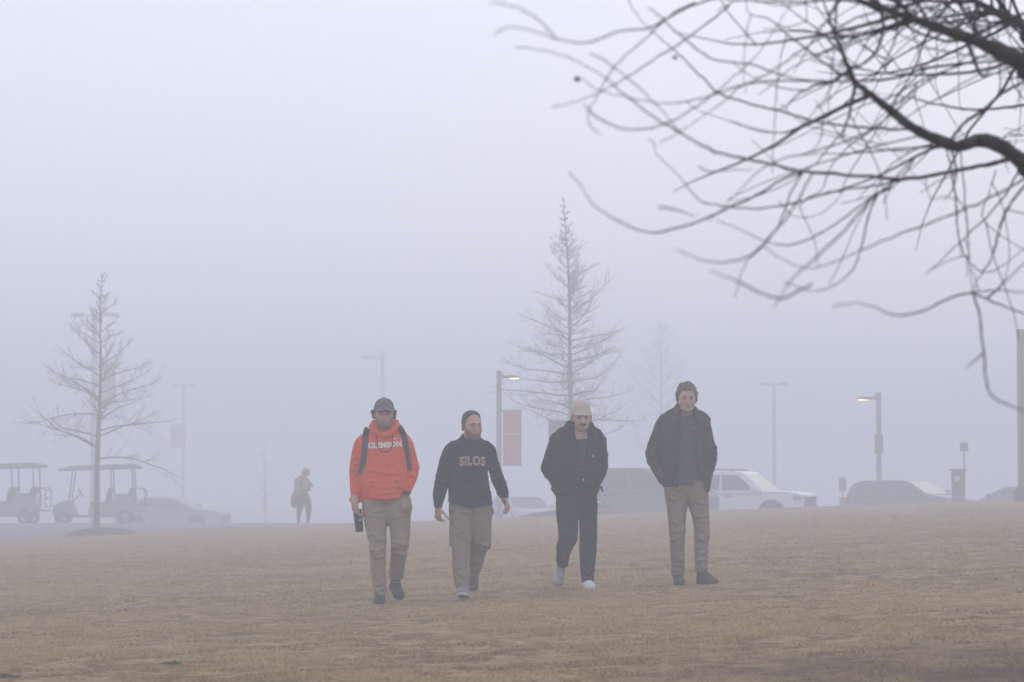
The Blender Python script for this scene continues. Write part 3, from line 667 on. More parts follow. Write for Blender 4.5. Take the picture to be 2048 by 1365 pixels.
def car(name, label, loc, rz, S, paint, group='parked cars'):
    """S: dict of side-view measures, x forward"""
    root = thing(name, label, 'car', loc, rz, group); L, W, r = S['L'], S['W'] / 2, S['r']; xf, xr = S['xf'], S['xr']; gc = S.get('gc', .24)
    ra = r * 1.17
    low = [(-L / 2 + .05, gc + .1), (-L / 2, gc + .3), (-L / 2 + S.get('tail', .03), S['belt'])] + S['deck'] + [(L / 2 - .08, S['nose']), (L / 2, S['nose'] - .16), (L / 2, gc + .22), (L / 2 - .08, gc + .02)]
    bot = [(xf + ra, gc)] + arc(xf, r, ra, math.asin(min(1, max(-1, (gc - r) / ra))), math.pi - math.asin(max(-1, (gc - r) / ra)), 14)[0:] + [(xf - ra, gc)]
    bot += [(xr + ra, gc)] + arc(xr, r, ra, math.asin(max(-1, (gc - r) / ra)), math.pi - math.asin(max(-1, (gc - r) / ra)), 14) + [(xr - ra, gc)]
    bot = [q for i, q in enumerate(bot) if i not in (0, 16, 17, 33)]
    tap = lambda x, z: (1 - .05 * max(0, (z - S['belt'] + .35)) / .35 * .9) * (1 - .13 * max(0, (abs(x) - L / 2 + .55) / .55) ** 2)
    m = MB(); m.prism(low + bot, -W, W, tap); body = m.build('body', paint, root, bevel=.035, seg=3)
    cb = S['cabin']; zb, zt = S['belt'], max(z for x, z in cb)
    ct = lambda x, z: 1 - .17 * max(0, (z - zb)) / (zt - zb)
    m = MB(); m.prism(cb, -W * .955, W * .955, ct); cab = m.build('roof', paint, root, bevel=.05, seg=3)
    for poly in S['win']:
        for sg in (-1, 1):
            m = MB(); V = [(x, sg * (W * .955 * ct(x, z) + dy), z) for dy in (.004, -.02) for (x, z) in poly]; n = len(poly)
            m.add(V, [tuple(range(n)), tuple(range(2 * n - 1, n - 1, -1))] + [(i, i + n, (i + 1) % n + n, (i + 1) % n) for i in range(n)]); m.build('side_window', glass_m, root)
    for nm, (p, q) in (('windshield', S['ws']), ('rear_window', S['rw'])):
        sx = 1 if nm == 'windshield' else -1; nv = Vector((-(q[1] - p[1]), 0, q[0] - p[0])).normalized(); nv = nv if nv.x * sx > 0 else -nv
        V = []
        for off in (.018, -.02):
            for (x, z), t in ((p, 0), (q, 1)):
                for sg in (-1, 1): V.append((x + nv.x * off, sg * W * (.955 * ct(x, z) - .07), z + nv.z * off))
        m = MB(); m.add(V, [(0, 1, 3, 2), (4, 6, 7, 5), (0, 4, 5, 1), (2, 3, 7, 6), (0, 2, 6, 4), (1, 5, 7, 3)]); m.build(nm, glass_m, root)
    for x in (xf, xr):
        m = MB(); m.box(x - ra * 1.02, x + ra * 1.02, -(W - .29), W - .29, gc - .06, r + ra * .9); m.build('wheel_well', trim_m, root)
        for sg in (-1, 1): wheel(root, x, sg * (W - .13), r, .24, sg)
    for sg in (-1, 1):
        m = MB(); m.box(L / 2 - .30, L / 2 - .015, sg * W * .5 if sg > 0 else -W * .94, W * .94 if sg > 0 else -W * .5, S['nose'] - .20, S['nose'] - .05); m.build('headlight', head_m, root, bevel=.03)
        m = MB(); m.box(-L / 2 + .0, -L / 2 + .12, sg * W * .72 if sg > 0 else -W * .93, W * .93 if sg > 0 else -W * .72, S['belt'] - .32, S['belt'] - .06); m.build('tail_light', tail_m, root, bevel=.02)
        m = MB(); mx = S['ws'][0][0] - .22; m.box(mx - .09, mx + .09, sg * (W + .02) if sg > 0 else -(W + .22), W + .22 if sg > 0 else -(W + .02), zb + .02, zb + .19); m.box(mx - .03, mx + .03, min(sg * W * .9, sg * (W + .05)), max(sg * W * .9, sg * (W + .05)), zb + .0, zb + .06); m.build('mirror', S.get('mir', paint), root, bevel=.03)
        for x in S['handles']:
            m = MB(); m.box(x - .09, x + .09, min(sg * (W - .06), sg * (W + .008)), max(sg * (W - .06), sg * (W + .008)), zb - .15, zb - .11); m.build('door_handle', trim_m, root, bevel=.01)
    m = MB(); g0, g1 = S['grille']; m.box(L / 2 - .12, L / 2 + .012, -W * .62, W * .62, g0, g1)
    for i in range(4): z = g0 + (g1 - g0) * (i + .5) / 4; m.box(L / 2 + .008, L / 2 + .024, -W * .6, W * .6, z - .018, z + .018)
    m.build('grille', trim_m, root, bevel=.01)
    m = MB(); m.box(L / 2 - .2, L / 2 + .04, -W * .9, W * .9, gc + .05, gc + .24); m.build('bumper', S.get('bump', trim_m), root, bevel=.04)
    return root
paint_w = mat('white_paint', (.74, .75, .77), .3, .03, 4, spec=.5); paint_d = mat('charcoal_paint', (.155, .153, .160), .35, .08, 4, spec=.4)  # charcoal lifted in colour to add fog fade
paint_b = mat('dark_paint', (.145, .147, .157), .35, .08, 4, spec=.4); paint_g = mat('silver_paint', (.36, .37, .39), .35, .05, 4, spec=.5)  # dark paint lightened, standing in for thicker fog
SUV = dict(L=4.82, W=1.92, r=.39, xf=1.42, xr=-1.37, gc=.34, belt=1.12, nose=1.08, deck=[(.95, 1.16), (1.9, 1.13)],
           cabin=[(-2.33, 1.08), (-2.22, 1.70), (-1.9, 1.80), (.1, 1.80), (.35, 1.76), (1.12, 1.13), (1.10, 1.06)],
           win=[[(-2.12, 1.18), (-2.05, 1.66), (-1.35, 1.68), (-1.35, 1.18)], [(-1.27, 1.18), (-1.27, 1.68), (-.42, 1.69), (-.42, 1.18)], [(-.34, 1.18), (-.34, 1.69), (.22, 1.66), (.80, 1.18)]],
           ws=((1.06, 1.17), (.40, 1.71)), rw=((-2.32, 1.20), (-2.24, 1.66)), handles=(-.95, -.05), grille=(.62, .98))
def ground_at(px, D): x = (px - 1024) / FPX * D; return (x, D, lotz(x, D))
w = car('white_suv', 'white four wheel drive car with a black grille nosing out right of the tall man', ground_at(1480, 99), R(-24), dict(SUV, bump=paint_w), paint_w)
for sg in (-1, 1):   # roof rails
    m = MB(); m.tube([(-1.95, sg * .68, 1.79), (-1.8, sg * .68, 1.86), (-.1, sg * .68, 1.86), (.05, sg * .68, 1.79)], .022); m.build('roof_rail', trim_m, w, smooth=True)
for sg in (-1, 1):   # dark fender flares
    for x in (1.42, -1.37):
        m = MB(); m.tube([(a, sg * .955, b) for a, b in arc(x, .39, .475, 0.05, math.pi - .05, 12)], .03)
        m.build('fender_flare', mat('flare_grey', (.13, .13, .135), .7, .1, 10), w, smooth=True)
sd = dict(SUV); sd.update(cabin=[(-2.38, 1.1), (-2.32, 1.8), (-2.1, 1.9), (.0, 1.9), (.3, 1.85), (1.15, 1.2), (1.12, 1.1)], belt=1.16, nose=1.16, deck=[(1.0, 1.23), (1.95, 1.22)],
          win=[[(-2.2, 1.24), (-2.15, 1.74), (-1.35, 1.78), (-1.35, 1.24)], [(-1.27, 1.24), (-1.27, 1.78), (-.42, 1.79), (-.42, 1.24)], [(-.34, 1.24), (-.34, 1.79), (.2, 1.75), (.82, 1.24)]],
          ws=((1.08, 1.25), (.36, 1.80)), rw=((-2.37, 1.25), (-2.32, 1.75)))
car('dark_suv', 'large charcoal family car standing between the man in the beanie and the tall man', ground_at(1284, 95), R(-4), sd, paint_d)
HAT = dict(L=4.45, W=1.80, r=.33, xf=1.38, xr=-1.3, gc=.2, belt=.98, nose=.86, deck=[(.95, 1.0), (1.75, .93)],
           cabin=[(-2.18, .95), (-1.95, 1.38), (-1.6, 1.50), (.0, 1.52), (.25, 1.48), (1.12, .99), (1.10, .92)],
           win=[[(-1.85, 1.03), (-1.7, 1.36), (-1.2, 1.42), (-1.2, 1.03)], [(-1.13, 1.03), (-1.13, 1.42), (-.3, 1.44), (-.3, 1.03)], [(-.23, 1.03), (-.23, 1.44), (.18, 1.42), (.85, 1.03)]],
           ws=((1.06, 1.02), (.30, 1.45)), rw=((-2.15, 1.02), (-1.98, 1.36)), handles=(-.8, .05), grille=(.45, .68))
car('dark_hatchback', 'dark hatchback behind the right lit lamp post and the pay station', ground_at(1822, 106), R(-38), HAT, paint_b)
car('silver_hatchback', 'pale silver car almost lost in the fog behind the man in the navy sweatshirt', ground_at(1046, 128), R(-72), HAT, paint_g)
SED = dict(HAT, L=4.7, cabin=[(-1.95, .95), (-1.25, 1.40), (-.9, 1.46), (.0, 1.47), (.25, 1.43), (1.15, .99), (1.1, .92)], win=[[(-1.45, 1.03), (-1.05, 1.36), (-.42, 1.39), (-.42, 1.03)], [(-.35, 1.03), (-.35, 1.39), (.18, 1.37), (.9, 1.03)]], rw=((-1.9, 1.0), (-1.3, 1.38)), ws=((1.08, 1.01), (.3, 1.41)))
car('fog_paled_sedan', 'dark car, coloured paler for the fog, just right of the left golf carts', ground_at(346, 128), R(-12), SED, mat('fog_paled_paint', (.27, .275, .285), .35, .08, 4, spec=.3))  # dark body coloured grey in place of thicker fog
car('dark_sedan', 'low dark car in the fog between the pay station and the right edge pole', ground_at(2024, 112), R(168), SED, paint_d)
# ------------------------------------------------------------------ golf carts
def golf_cart(px, D, rz, label):
    x, y, z = ground_at(px, D); root = thing('golf_cart', label, 'golf cart', (x, y, z), rz, 'golf carts parked in the fog'); root.scale = (1.07,) * 3
    cp = mat('cart_paint', (.25, .25, .257), .4, .1, 5); seat_m = mat('cart_seat', (.15, .135, .125), .7, .1, 10); roof_m = mat('cart_roof', (.22, .165, .16), .5, .08, 5)  # cart paint and roof coloured pale to imitate thicker fog
    W = .6
    for xx in (1.08, -1.05):
        for sg in (-1, 1): wheel(root, xx, sg * .52, .25, .2, sg)
    m = MB(); m.prism([(-1.28, .30), (-1.36, .70), (-1.2, .98), (-.75, 1.0), (-.5, .70), (.16, .68), (.18, .34), (.16, .30)], -W, W); b_ = m.build('body', cp, root, bevel=.05, seg=3)
    m = MB(); m.box(-1.2, 1.1, -W + .03, W - .03, .27, .335); m.build('floor', trim_m, root, bevel=.01)
    m = MB(); m.prism([(.62, .34), (.66, .58), (.80, .82), (1.0, .85), (1.34, .68), (1.42, .47), (1.36, .31)], -W, W); m.build('cowl', cp, root, bevel=.05, seg=3)
    for (a, b, dz) in ((-.45, .14, 0), (-1.22, -.66, .28)):
        m = MB(); m.box(a, b, -.55, .55, .66 + dz, .78 + dz); m.build('seat', seat_m, root, bevel=.05, seg=3)
        m = MB(); m.prism([(a - .02, .72 + dz), (a - .14, 1.26), (a - .02, 1.28), (a + .10, .74 + dz)], -.54, .54); m.build('backrest', seat_m, root, bevel=.04, seg=3)
    tilt = lambda xx: 1.90 - .035 * xx
    for xx, zb in ((.85, .8), (-.62, .65), (-1.35, .6)):
        for sg in (-1, 1):
            m = MB(); m.tube([(xx, sg * .55, zb), (xx - .12 if xx > 0 else xx + .06, sg * .53, tilt(xx) - .02)], .024); m.build('roof_post', trim_m, root, smooth=True)
    m = MB(); m.prism([(-1.55, tilt(-1.55) - .03), (-1.58, tilt(-1.55) + .05), (-1.3, tilt(-1.3) + .15), (.6, tilt(.6) + .15), (1.2, tilt(1.2) + .06), (1.22, tilt(1.2) - .02)], -.66, .66); m.build('canopy', roof_m, root, bevel=.05, seg=3)
    ring = [(.48 + .17 * math.cos(a) * .5, .25 + .19 * math.sin(a), 1.10 + .17 * math.cos(a) * .85) for a in [2 * math.pi * i / 20 for i in range(21)]]
    m = MB(); m.tube(ring, .017, 6, False); m.tube([(.48, .25, 1.10), (.75, .25, .78)], .02); m.tube([(.48, .07, 1.10), (.48, .43, 1.10)], .012); m.build('steering_wheel', trim_m, root, smooth=True)
    m = MB()
    for sg in (-.5, .5): m.tube([(-1.30, sg, .62), (-1.32, sg, 1.22), (-1.62, sg, 1.25), (-1.72, sg, 1.16), (-1.70, sg, .62)], .02)
    m.tube([(-1.72, -.5, 1.16), (-1.72, .5, 1.16)], .02); m.tube([(-1.71, -.5, .9), (-1.71, .5, .9)], .02); m.tube([(-1.70, -.5, .62), (-1.70, .5, .62)], .02)
    m.build('rear_rack', trim_m, root, smooth=True)
    m = MB(); m.box(-1.72, -1.25, -.45, .45, .45, .50); m.build('rear_step', trim_m, root, bevel=.01)
    for sg in (-1, 1):
        m = MB(); m.box(1.28, 1.40, sg * .42 - .09, sg * .42 + .09, .58, .70); m.build('headlight', head_m, root, bevel=.02)
    return root
golf_cart(192, 110, R(183), 'golf cart with a long canopy half hidden behind the left bare tree')
golf_cart(-2, 109, R(177), 'golf cart cut off by the left picture edge')
# ================================================================== PEOPLE
skin_m = mat('skin', (.47, .295, .225), .55, .12, 25, .15, 120); lip_m = mat('lip', (.31, .165, .135), .5, .05, 20)
eye_m = mat('eye', (.085, .066, .058), .25, .1, 20)
def rotm(yaw=0, pitch=0, roll=0):
    return np.array((Matrix.Rotation(yaw, 3, 'Z') @ Matrix.Rotation(pitch, 3, 'X') @ Matrix.Rotation(roll, 3, 'Y')))
def head_sdf(x, y, z, nose=1.0, jaw=1.0):
    d = s_ell(x, y, z, (0, .014, .140), (.077, .096, .088))
    d = smin(d, s_ell(x, y, z, (0, -.030, .090), (.064, .066, .082)), .03)
    d = smin(d, s_ell(x, y, z, (0, -.040, .038), (.052 * jaw, .050, .036)), .03)
    d = smin(d, s_ell(x, y, z, (0, -.078, .019), (.024, .018, .018)), .02)
    ax = np.abs(x)
    d = smin(d, s_ell(ax, y, z, (.043, -.066, .086), (.022, .020, .020)), .02)
    d = smin(d, s_ell(x, y, z, (0, -.084, .130), (.050, .013, .012)), .02)
    d = smax(d, -s_ell(ax, y, z, (.031, -.104, .114), (.021, .020, .013)), .012)
    d = smin(d, s_cone(x, y, z, (0, -.094, .118), (0, -.115 * nose, .078), .0065, .0105), .01)
    d = smin(d, s_ell(ax, y, z, (.0105, -.103, .074), (.008, .010, .007)), .008)
    d = smin(d, s_ell(x, y, z, (0, -.096, .050), (.025, .011, .012)), .008)
    d = smax(d, -s_ell(x, y, z, (0, -.107, .051), (.025, .008, .0028)), .004)
    d = smin(d, s_ell(ax, y, z, (.079, .010, .100), (.009, .020, .032)), .008)
    return d
class Person:
    """pixel silhouettes -> metres.  local x right, y away from the camera, z up"""
    def __init__(s, cx, base, D, label, cat='person', group=None, zoff=0.0):
        s.D = D; s.s = FPX / D; s.cx = cx; s.base = base
        p = P(cx, base, D); s.g = gz(p.x, D)
        s.root = thing('person', label, cat, (p.x, D, p.z + zoff - .008), group=group)
    def X(s, px): return (px - s.cx) / s.s
    def Zp(s, py): return (s.base - py) / s.s
    def pt(s, px, py, y=0): return (s.X(px), y, s.Zp(py))
    def rows(s, L):
        """(py, x_left, x_right, ycentre, yhalf)"""
        return [(s.Zp(r[0]), (s.X(r[1]) + s.X(r[2])) / 2, r[3], (s.X(r[2]) - s.X(r[1])) / 2, r[4]) for r in L]
    def field(s, x0, x1, y0, y1, pyt, pyb, h):
        return Field((s.X(x0), y0, s.Zp(pyb)), (s.X(x1), y1, s.Zp(pyt)), h)
    def part(s, name, f, m, parent=None): return new_obj(name, f.mesh(name), m, parent or s.root)
    # ---- head frame
    def set_head(s, px, chin_py, y, size, yaw=0, pitch=0, roll=0, nose=1.0, jaw=1.0):
        s.ho = np.array(s.pt(px, chin_py, y)); s.hs = size; s.hr = rotm(R(yaw), R(pitch), R(roll)); s.hk = (nose, jaw)
        # keep the chin near the given point while turning about the neck axis
    def hloc(s, X, Y, Z):
        q = [(X - s.ho[0]) / s.hs, (Y - s.ho[1]) / s.hs, (Z - s.ho[2]) / s.hs]; r = s.hr
        return tuple(r[0, i] * q[0] + r[1, i] * q[1] + r[2, i] * q[2] for i in range(3))
    def hpt(s, x, y, z): return tuple(s.ho + s.hs * (s.hr @ np.array([x, y, z])))
    def hfield(s, h, pad=.05):
        c = np.array(s.hpt(0, 0, .11)); e = np.array([.13, .16, .16]) * s.hs + pad; return Field(c - e, c + e, h)
    def hfn(s, fn): return lambda X, Y, Z: fn(*s.hloc(X, Y, Z)) * s.hs
    def add_head(s, f):
        c = np.array(s.hpt(0, 0, .11)); e = np.array([.12, .15, .15]) * s.hs
        f.put(s.hfn(lambda x, y, z: head_sdf(x, y, z, *s.hk)), c - e, c + e, .02)
        a = s.hpt(0, .018, .045); b = (a[0] * .6 + s.neck[0] * .4, s.neck[1], s.neck[2])
        f.cone(a, s.neck, .055 * s.hs, .064 * s.hs, .03)
    def shell(s, name, m, t, keep, h=.004, noise=None, extra=None):
        """something worn on the head: head surface grown by t, cut to where keep(x,y,z) < 0"""
        f = s.hfield(h)
        def fn(x, y, z):
            d = head_sdf(x, y, z, *s.hk) - (t(x, y, z) if callable(t) else t)
            if noise is not None: d = d + noise(x, y, z)
            return smax(d, keep(x, y, z), .012)
        f.d = np.minimum(f.d, s.hfn(fn)(f.ax[0][:, None, None], f.ax[1][None, :, None], f.ax[2][None, None, :])).astype(np.float32)
        if extra: extra(f)
        return s.part(name, f, m)
    def eyes_brows(s, brow_m):
        c = np.array(s.hpt(0, -.1, .05)); f = Field(c - .045, c + .045, .0025)
        f.chain([s.hpt(-.023, -.0955, .0500), s.hpt(-.010, -.1035, .0525), s.hpt(0, -.1045, .0515), s.hpt(.010, -.1035, .0525), s.hpt(.023, -.0955, .0500)], [.0018, .0034, .0036, .0034, .0018], .003)
        f.chain([s.hpt(-.018, -.097, .0470), s.hpt(0, -.1045, .0445), s.hpt(.018, -.097, .0470)], [.0016, .0042, .0016], .003); s.part('lips', f, lip_m)
        for sg in (-1, 1):
            c = s.hpt(sg * .031, -.0845, .1125); f = Field(np.array(c) - .025, np.array(c) + .025, .0025); f.ell(c, (.0115, .007, .0048), k=.004); s.part('eye', f, eye_m)
            c = np.array(s.hpt(sg * .031, -.09, .13)); f = Field(c - .04, c + .04, .003)
            f.chain([s.hpt(sg * .014, -.097, .1315), s.hpt(sg * .032, -.095, .1340), s.hpt(sg * .05, -.078, .1285)], [.0048, .0048, .003], k=.004); s.part('eyebrow', f, brow_m)
    def hand(s, f, wrist, d, n, size=1.0, curl=.5, thumb=1, spread=.0):
        """palm along d, palm normal n (the side the fingers close to), thumb on the side thumb*cross(d,n)"""
        w = np.array(wrist, float); d = np.array(d, float); d /= np.linalg.norm(d); n = np.array(n, float); n -= d * (n @ d); n /= np.linalg.norm(n)
        t = np.cross(d, n) * thumb; S = size
        f.chain([w, w + d * .03 * S], [.026 * S, .028 * S], .015)
        for o in (-.026, -.009, .009, .026): f.cone(w + d * .015 * S + t * o * .8 * S, w + d * .085 * S + t * o * S, .015 * S, .0135 * S, .012)
        for o, L, c in ((.028, .070, .9), (.0095, .080, 1.0), (-.0095, .076, 1.08), (-.028, .060, 1.2)):
            p = w + d * .088 * S + t * o * S; pts = [p]; a = 0
            for q, fr in enumerate((.45, .32, .25)):
                a += curl * c * (0.55, .75, .55)[q]; p = p + (d * math.cos(a) + n * math.sin(a) + t * o * spread * 8) * L * fr * S; pts.append(p)
            f.chain(pts, [.0095 * S, .0088 * S, .0082 * S, .007 * S], .004)
        p = w + d * .03 * S + t * .024 * S
        f.chain([p, p + (d * .6 + t * .75 + n * .25) * .038 * S, p + (d * 1.35 + t * .95 + n * .75) * .045 * S, p + (d * 1.9 + t * .75 + n * (1.0 + curl)) * .045 * S], [.015 * S, .0115 * S, .010 * S, .008 * S], .006)
    def shoe(s, name, heel, toe, wd, ht, m, ankle=None, sole=None, h=.005):
        """heel and toe = local points on the ground line"""
        a = np.array(heel, float); b = np.array(toe, float); v = b - a; L = np.linalg.norm(v); v /= L
        up = np.array([0, 0, 1.]); up -= v * (v @ up); up /= np.linalg.norm(up); sd = np.cross(v, up)
        lo = np.minimum(a, b) - .17; hi = np.maximum(a, b) + .17; 
        if ankle is not None: lo = np.minimum(lo, np.array(ankle) - .08); hi = np.maximum(hi, np.array(ankle) + .08)
        f = Field(lo, hi, h); r = wd / 2
        f.cone(a + v * r * .8 + up * (r * .95), a + v * L * .45 + up * r * 1.0, r * .82, r * .85, .02)
        f.cone(a + v * L * .45 + up * r * 1.0, b - v * r * 1.0 + up * r * .72, r * .85, r * .74, .03)
        for q in (-1, 1): f.ell(tuple(b - v * r * 1.25 + sd * q * r * .28 + up * r * .62), (r * .72,) * 3, .03)
        top = np.array(ankle) if ankle is not None else a + v * r + up * ht
        f.cone(a + v * (r * 1.0) + up * r * 1.1, top, r * .80, r * .82, .03)
        f.cone(top * .55 + (b - v * L * .25 + up * r) * .45, b - v * r * 1.6 + up * r * .8, r * .55, r * .5, .04)
        # flat underside
        f.put(lambda X, Y, Z: -((X - a[0]) * up[0] + (Y - a[1]) * up[1] + (Z - a[2]) * up[2] - .004), lo, hi, .008, 'x')
        o = s.part(name, f, m)
        if sole is not None:
            g = Field(lo, hi, h)
            g.cone(a + v * r * .8, a + v * L * .45, r * .90, r * .88, .02); g.cone(a + v * L * .45, b - v * r * .85, r * .88, r * .92, .03)
            g.put(lambda X, Y, Z: np.abs((X - a[0]) * up[0] + (Y - a[1]) * up[1] + (Z - a[2]) * up[2] - .012) - .013, lo, hi, .006, 'x')
            s.part('sole', g, sole, o)
        return o
def bvh_of(o):
    me = o.data; return BVHTree.FromPolygons([v.co for v in me.vertices], [tuple(p.vertices) for p in me.polygons])
def drape(bvh, x, z, off, y0=-1.0, dflt=-.1):
    h = bvh.ray_cast(Vector((x, y0, z)), Vector((0, 1, 0)))
    return (h[0].y - off) if h[0] is not None else dflt
def text_mesh(txt, bold=0.0, shear=0):
    c = bpy.data.curves.new('t', 'FONT'); c.body = txt; c.offset = bold; c.align_x = 'CENTER'; c.resolution_u = 3; c.space_character = 1.12
    o = bpy.data.objects.new('t', c); COL.objects.link(o); dg = bpy.context.evaluated_depsgraph_get(); dg.update()
    me = bpy.data.meshes.new_from_object(o.evaluated_get(dg)); bpy.data.objects.remove(o); bpy.data.curves.remove(c)
    bm = bmesh.new(); bm.from_mesh(me); bmesh.ops.triangulate(bm, faces=bm.faces)
    for i in range(2): bmesh.ops.subdivide_edges(bm, edges=[e for e in bm.edges if e.calc_length() > .12], cuts=1)
    bm.to_mesh(me); bm.free(); return me
def lettering(per, parent, txt, x0, x1, yt, yb, m, name, bvh, off, bold=0, bend=0.0, tilt=0.0, pad=0.0):
    me = text_mesh(txt, bold); co = np.zeros(len(me.vertices) * 3); me.vertices.foreach_get('co', co); co = co.reshape(-1, 3)
    u = (co[:, 0] - co[:, 0].min()) / np.ptp(co[:, 0]); v = (co[:, 1] - co[:, 1].min()) / np.ptp(co[:, 1])
    px = x0 - pad + u * (x1 - x0 + 2 * pad); py = yb + pad - v * (yb - yt + 2 * pad) + bend * (2 * u - 1) ** 2 + tilt * (u - .5)
    for i, q in enumerate(me.vertices):
        x, z = per.X(px[i]), per.Zp(py[i]); q.co = (x, drape(bvh, x, z, off), z)
    me.update(); return new_obj(name, me, m, parent)
def ribbon(per, parent, name, pts, w, m, bvh, off, th=.006, n=6):
    """flat band following cloth; pts (px,py[,y]) in photograph pixels, w metres"""
    C = crom([(per.X(p[0]), per.Zp(p[1])) for p in pts], n); V = []; F = []
    ys = [drape(bvh, c[0], c[1], off) for c in C]
    ys = np.convolve(np.pad(ys, 2, mode='edge'), np.ones(5) / 5, 'valid')
    for k, p in enumerate(pts):
        if len(p) > 2: ys[min(k * n, len(ys) - 1)] = p[2]
    for i, c in enumerate(C):
        t = C[min(i + 1, len(C) - 1)] - C[max(i - 1, 0)]; t /= np.linalg.norm(t) + 1e-9; nn = np.array([t[1], -t[0]])
        for sg in (-1, 1): V.append((c[0] + nn[0] * w / 2 * sg, ys[i] + .004, c[1] + nn[1] * w / 2 * sg))
        for sg in (-1, 1): V.append((c[0] + nn[0] * w / 2 * sg, ys[i] - th, c[1] + nn[1] * w / 2 * sg))
    for i in range(len(C) - 1):
        a, b = 4 * i, 4 * i + 4
        F += [(a, b, b + 1, a + 1), (a + 2, a + 3, b + 3, b + 2), (a, a + 2, b + 2, b), (a + 1, b + 1, b + 3, a + 3)]
    F += [(0, 1, 3, 2), (4 * len(C) - 4, 4 * len(C) - 2, 4 * len(C) - 1, 4 * len(C) - 3)]
    return new_obj(name, mesh_py(name, V, F), m, parent)
def sines(x, y, z, f, s=0): return np.sin(f * x + 1.3 + s) * np.sin(f * 1.1 * y + .4 + 2 * s) * np.sin(f * .93 * z + 2.1 - s)
GROUP = 'four men walking abreast across the lawn'
khaki = mat('khaki_cloth', (.275, .215, .150), .9, .10, 14, .35, 160); khaki2 = mat('olive_khaki_cloth', (.225, .182, .132), .9, .10, 14, .35, 160)
khaki3 = mat('tan_brown_cloth', (.235, .184, .135), .9, .10, 14, .35, 160)
# ------------------------------------------------------------------ man 1 : orange hoodie
p = Person(767, 1206, 26.3, 'person in a bright orange hoodie and grey cap with a backpack, carrying a dark tumbler', group=GROUP)
TOR = [(848, 752, 783, .03, .06), (858, 744, 790, .025, .085), (865, 734, 799, .02, .10), (873, 722, 811, .02, .115), (890, 714, 819, .015, .125), (915, 716, 816, .01, .132), (950, 720, 816, .0, .138), (975, 721, 817, .0, .14), (998, 724, 812, .0, .135)]
LA = [(867, 725, 737, .015, .03), (871, 718, 736, .015, .05), (877, 712, 734, .015, .06), (886, 707, 731, .015, .062), (902, 703, 728, .015, .06), (936, 698, 724, .02, .058), (964, 699, 722, .01, .055), (985, 701, 720, -.01, .047), (1003, 703, 719.5, -.02, .04)]
RA = [(864, 797, 808, .015, .03), (868, 798, 814, .015, .05), (875, 800, 820.5, .015, .06), (886, 803, 826, .015, .062), (902, 808, 830, .02, .06), (934, 814, 838.5, .03, .058), (957, 813, 834, .01, .054), (975, 808, 826, -.03, .047), (987, 804, 820, -.05, .042)]
LL = [(980, 724, 774, .01, .085), (995, 723, 775, .0, .105), (1012, 724, 775, -.01, .115), (1037, 727, 774, -.03, .105), (1087, 739, 772.5, -.08, .085), (1120, 741, 772, -.09, .08), (1146, 743, 772, -.08, .076), (1172, 747, 773, -.08, .07), (1188, 748, 774.5, -.08, .072)]
RL = [(980, 766, 815, .01, .085), (995, 766, 820, .0, .105), (1012, 768, 821.5, .0, .115), (1031, 773, 821, -.01, .105), (1060, 780, 820, -.03, .09), (1087, 783, 818, -.05, .082), (1105, 782, 814, -.02, .078), (1129, 779, 809.5, .06, .074), (1146, 777, 807, .12, .07), (1158, 777, 805, .16, .068)]
h = p.field(690, 845, -.3, .4, 835, 1215, .006)
h.stack(p.rows(TOR), .02, 2.6); h.stack(p.rows(LA), .02); h.stack(p.rows(RA), .02)
# hood lying round the neck
ring = [p.pt(748, 846, .09), p.pt(745, 853, .03), p.pt(749, 862, -.05), p.pt(758, 868, -.095), p.pt(768, 871, -.11), p.pt(778, 868, -.095), p.pt(788, 861, -.05), p.pt(792, 852, .03), p.pt(789, 845, .09)]
h.chain(ring, [.03, .032, .028, .022, .02, .022, .028, .032, .03], .02)
h.ell(p.pt(768, 856, .15), (.13, .06, .10), .04); h.chain([ring[0], p.pt(768, 843, .15), ring[-1]], .03, .02)
h.chain([p.pt(724, 990, -.02), p.pt(745, 994, -.11), p.pt(770, 996, -.125), p.pt(795, 993, -.11), p.pt(811, 987, -.02)], .012, .02)   # ribbed hem
h.chain([p.pt(704, 1000, -.02), p.pt(719, 1000, -.02)], .022, .02)
h.chain([p.pt(742, 962, -.140), p.pt(735, 984, -.132)], .006, .012); h.chain([p.pt(797, 960, -.140), p.pt(804, 982, -.128)], .006, .012); h.chain([p.pt(742, 962, -.141), p.pt(797, 960, -.141)], .005, .012)
h.creases(p.rows(LA), [(.95, 1.3, 2)], 9, 61, .007); h.creases(p.rows(RA), [(.97, 1.25, 2)], 12, 62, .007); h.creases(p.rows(TOR), [(.96, 1.15, 1)], 8, 63, .008)
h.folds(.0035, .14, 3, axis=(.5, .2, .9), zr=([p.Zp(1005), p.Zp(980), p.Zp(930), p.Zp(890), p.Zp(860)], [1.2, 1.5, .9, .35, .2]))
orange = mat('orange_fleece', (.72, .098, .028), .9, .07, 20, .25, 220)
hood = p.part('hoodie', h, orange); bv = bvh_of(hood)
h = p.field(690, 845, -.32, .45, 970, 1215, .006)
h.stack(p.rows(LL), .03); h.stack(p.rows(RL), .03); h.ell(p.pt(772, 1024, .03), (.18, .12, .10), .03)
h.chain([p.pt(812, 1000, -.085), p.pt(812, 1013, -.095), p.pt(811, 1024, -.08)], [.045, .05, .04], .02); h.chain([p.pt(814, 1026, -.08), p.pt(820, 1024, -.04)], .012, .02)
h.creases(p.rows(LL), [(.04, .25, 3), (.40, .60, 2), (.75, .85, 1)], 16, 51); h.creases(p.rows(RL), [(.20, .34, 2), (.42, .62, 3), (.72, .84, 1)], 16, 52)
